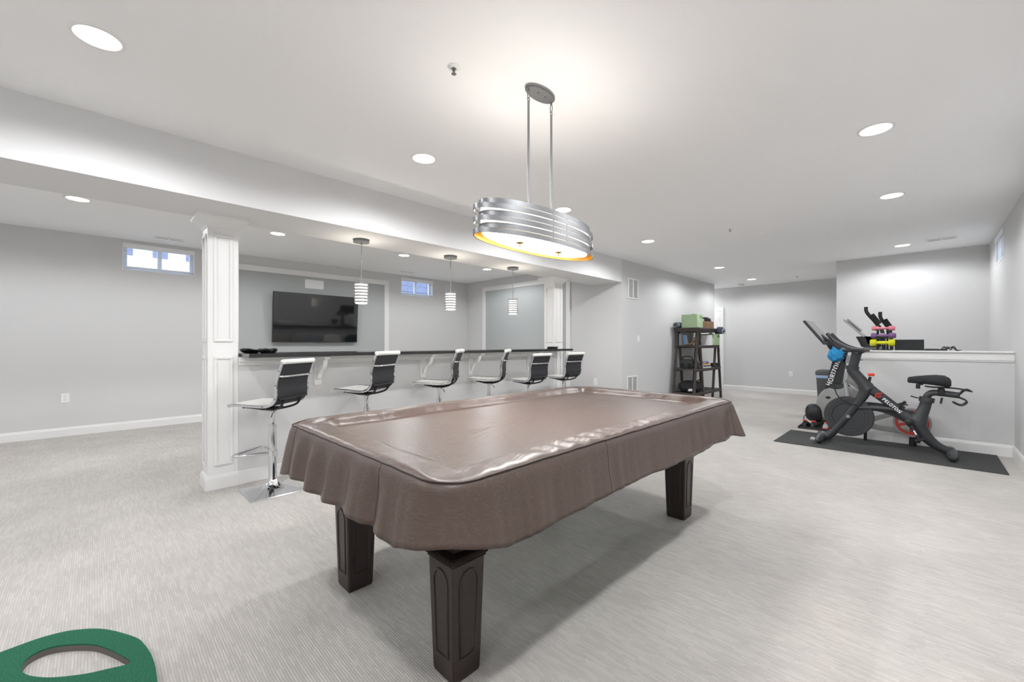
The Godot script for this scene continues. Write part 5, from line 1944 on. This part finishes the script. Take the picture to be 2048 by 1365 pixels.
func shoe(label: String, at: Vector3, m: Material, sole: Material, dark: bool) -> void:
	var r := thing("sneaker", label, "shoe", at, 0, "shoes on the black tray")
	var out := smooth2([Vector2(-0.13, 0), Vector2(-0.12, 0.03), Vector2(-0.05, 0.034), Vector2(0.05, 0.042), Vector2(0.11, 0.036), Vector2(0.14, 0.0), Vector2(0.11, -0.036), Vector2(0.05, -0.042), Vector2(-0.05, -0.034), Vector2(-0.12, -0.03)], 4, true)
	var b := MB.new()
	var rings := []
	for q in [[0.0, 0.97], [0.012, 1.02], [0.026, 1.0]]:
		var ring := []
		for p in out: ring.append(Vector3(p.y * q[1], q[0] + (0.012 if p.x > 0.1 else 0.0), -p.x * q[1]))
		rings.append(ring)
	b.loft(rings, true, 1)
	put(b, "sole", M.black_rubber if dark else sole, r)
	b = MB.new()
	rings = []
	for q in [[0.024, 0.96, 0.0], [0.04, 0.95, 0.1], [0.058, 0.84, 0.3], [0.074, 0.6, 0.6], [0.086, 0.42, 0.8], [0.092, 0.36, 0.9]]:
		var ring := []
		for p in out: ring.append(Vector3(p.y * q[1], q[0] * (1.0 if p.x < 0.03 else 0.85), -(p.x * lerpf(q[1], 0.55, q[2]) - 0.05 * q[2])))
		rings.append(ring)
	b.loft(rings, true, 1)
	put(b, "upper", m, r)
	b = MB.new()
	b.tube(smooth_path([Vector3(0.014, 0.092, 0.085), Vector3(0.02, 0.094, 0.05), Vector3(0.012, 0.088, 0.0), Vector3(-0.012, 0.088, 0.0), Vector3(-0.02, 0.094, 0.05), Vector3(-0.014, 0.092, 0.085)], 3, true), 0.006, 6, true)
	put(b, "collar", sole, r)
	b = MB.new()
	for k in 4: b.tube([Vector3(-0.02, 0.072 - k * 0.006, -0.015 - k * 0.018), Vector3(0, 0.08 - k * 0.007, -0.018 - k * 0.018), Vector3(0.02, 0.072 - k * 0.006, -0.015 - k * 0.018)], 0.003, 5)
	put(b, "laces", sole if dark else M.navy, r)


func dumbbell(label: String, at: Vector3, m: Material, rad: float, length: float) -> void:
	var r := thing("dumbbell", label, "dumbbell", at, 0, "small dumbbells on the stand")
	var xf := Transform3D(Basis(Vector3.BACK, PI / 2), Vector3.ZERO)
	var h := length / 2
	for s in [-1, 1]:
		var b := MB.new()
		var c: float = s * (h - rad * 0.8)
		b.lathe([Vector2(0, c - rad * 0.8), Vector2(rad * 0.75, c - rad * 0.75), Vector2(rad, c - rad * 0.4), Vector2(rad, c + rad * 0.4), Vector2(rad * 0.75, c + rad * 0.75), Vector2(0, c + rad * 0.8)], 8, xf)
		put(b, "weight_head", m, r)
	var b := MB.new()
	b.lathe([Vector2(0, -h + rad), Vector2(rad * 0.42, -h + rad), Vector2(rad * 0.5, 0), Vector2(rad * 0.42, h - rad), Vector2(0, h - rad)], 14, xf)
	put(b, "grip", m, r)


func putting_mat() -> void:
	# raised green putting target with a cut-out, at the lower left
	var r := thing("putting_mat", "green raised putting mat with a cut-out at the lower left corner", "putting mat", Vector3.ZERO)
	var outer := smooth2([Vector2(-2.51, 0.21), Vector2(-2.51, 0.13), Vector2(-2.48, 0.055), Vector2(-2.4, -0.03), Vector2(-2.25, -0.114), Vector2(-2.16, -0.139), Vector2(-2.06, -0.153), Vector2(-1.95, -0.156), Vector2(-1.85, -0.145), Vector2(-1.77, -0.08), Vector2(-1.75, 0.05), Vector2(-1.78, 0.3), Vector2(-1.9, 0.48), Vector2(-2.15, 0.55), Vector2(-2.38, 0.48), Vector2(-2.48, 0.35)], 8, true)
	var inner := smooth2([Vector2(-2.41, 0.13), Vector2(-2.371, 0.062), Vector2(-2.305, -0.001), Vector2(-2.223, -0.044), Vector2(-2.15, -0.074), Vector2(-2.093, -0.094), Vector2(-2.079, -0.085), Vector2(-2.097, -0.042), Vector2(-2.13, 0.03), Vector2(-2.2, 0.12), Vector2(-2.29, 0.18), Vector2(-2.38, 0.18)], 8, true)
	var c := Vector2(-2.27, 0.06)
	var n := 160
	var ray := func(poly: Array, a: float) -> Vector2:
		var d := Vector2(cos(a), sin(a)) * 3.0
		for i in poly.size():
			var hit = Geometry2D.segment_intersects_segment(c, c + d, poly[i], poly[(i + 1) % poly.size()])
			if hit != null: return hit
		return c + d * 0.1
	var b := MB.new()
	var w := MB.new()
	var h := 0.028
	var o := []
	var i2 := []
	for k in n:
		o.append(ray.call(outer, TAU * k / n))
		i2.append(ray.call(inner, TAU * k / n))
	for k in n:
		var j := (k + 1) % n
		var P := func(p: Vector2, y: float) -> Vector3: return Vector3(p.x, y, p.y)
		b.quad(P.call(o[k], h), P.call(i2[k], h), P.call(i2[j], h), P.call(o[j], h), 1)
		b.quad(P.call(o[k], h), P.call(o[j], h), P.call(o[j], h - 0.006), P.call(o[k], h - 0.006), 2)
		b.quad(P.call(i2[k], h), P.call(i2[k], h - 0.006), P.call(i2[j], h - 0.006), P.call(i2[j], h), 3)
		b.quad(P.call(o[k], h - 0.006), P.call(o[j], h - 0.006), P.call(i2[j], h - 0.006), P.call(i2[k], h - 0.006), 4)
		w.quad(P.call(o[k], h - 0.006), P.call(i2[k], h - 0.006), P.call(i2[j], h - 0.006), P.call(o[j], h - 0.006), 1)
		w.quad(P.call(o[k], h - 0.006), P.call(o[j], h - 0.006), P.call(o[j], 0), P.call(o[k], 0), 2)
		w.quad(P.call(i2[k], h - 0.006), P.call(i2[k], 0), P.call(i2[j], 0), P.call(i2[j], h - 0.006), 3)
		w.quad(P.call(o[k], 0), P.call(o[j], 0), P.call(i2[j], 0), P.call(i2[k], 0), 4)
	b.flush()
	w.flush()
	put(b, "turf", M.green_felt, r)
	put(w, "foam_base", M.foam_grey, r)


func more_materials() -> void:
	M.beam_paint = mat(c8(226, 226, 226), 0.75)
	M.grille_back = mat(c8(150, 151, 153), 0.7)
	M.duct = mat(c8(92, 93, 95), 0.7)
	M.slate = mat(c8(104, 108, 134), 0.6)
	M.gilt = mat(c8(236, 176, 58), 0.35)
	M.brass = mat(c8(150, 118, 62), 0.3, 1.0)
	M.black_gloss = mat(c8(24, 25, 29), 0.12)
	M.sofa = mat(c8(196, 188, 178), 0.9)
	M.teal = mat(c8(34, 66, 76), 0.85)
	M.green_box = mat(c8(172, 196, 158), 0.8)
	M.green_dark = mat(c8(70, 110, 74), 0.7)
	M.grey_cloth = mat(c8(176, 178, 180), 0.9)
	M.grey_mat = mat(c8(112, 118, 126), 0.85)
	M.wicker = mat(c8(190, 158, 128), 0.8)
	M.wicker_dark = mat(c8(146, 112, 84), 0.8)
	M.black_cloth = mat(c8(40, 42, 45), 0.85)
	M.navy_cloth = mat(c8(76, 82, 98), 0.85)
	M.navy = mat(c8(38, 58, 104), 0.6)
	M.blue = mat(c8(96, 136, 190), 0.6)
	M.tan_leather = mat(c8(126, 106, 86), 0.7)
	M.dark_green_plastic = mat(c8(48, 56, 54), 0.45)
	M.yellow_soft = mat(c8(226, 214, 120), 0.6)
	M.yellow = mat(c8(214, 216, 22), 0.45)
	M.purple = mat(c8(122, 88, 138), 0.5)
	M.pink = mat(c8(228, 132, 150), 0.5)
	M.bin_grey = mat(c8(86, 88, 90), 0.5)
	M.pale_blue = mat(c8(170, 196, 226), 0.5)
	M.sky_blue = mat(c8(52, 156, 216), 0.8)


func _ready() -> void:
	# camera: level, with the lens shifted a little
	var cam := Camera3D.new()
	cam.name = "camera"
	cam.projection = Camera3D.PROJECTION_FRUSTUM
	cam.near = 0.05
	cam.far = 80.0
	cam.size = 0.05 * 1365.0 / 829.9
	cam.frustum_offset = Vector2(0, 0.05 * 4.1 / 829.9)
	cam.position = Vector3(0, 1.21, 0)
	cam.rotation_degrees = Vector3(0, 44.84, 0)
	add_child(cam)
	cam.current = true
	var we := WorldEnvironment.new()
	we.name = "environment"
	var env := Environment.new()
	env.background_mode = Environment.BG_SKY
	var sky := Sky.new()
	var sm := ProceduralSkyMaterial.new()
	sm.sky_top_color = c8(170, 200, 240)
	sm.sky_horizon_color = c8(225, 232, 242)
	sm.ground_horizon_color = c8(200, 204, 206)
	sm.ground_bottom_color = c8(150, 150, 146)
	sm.sky_energy_multiplier = 1.7
	sm.ground_energy_multiplier = 1.4
	sky.sky_material = sm
	env.sky = sky
	env.tonemap_mode = Environment.TONE_MAPPER_LINEAR
	env.tonemap_exposure = 1.86
	env.sdfgi_enabled = true
	env.ssao_enabled = true
	env.ssil_enabled = true
	we.environment = env
	add_child(we)
	make_materials()
	more_materials()
	build_shell()
	fixtures()
	column("near white column with panel mouldings at the left end of the bar", -0.652, -0.867)
	column("far white column with panel mouldings at the right end of the bar", -5.143, -5.358)
	bar_front()
	pool_table()
	table_lamp()
	stools()
	pendant("banded pendant lamp over the bar, nearest the near column", -1.91)
	pendant("middle banded pendant lamp over the bar", -3.03)
	pendant("banded pendant lamp over the bar, nearest the far column", -4.10)
	television()
	shelf_unit()
	bike()
	elliptical()
	gym_small()
	putting_mat()
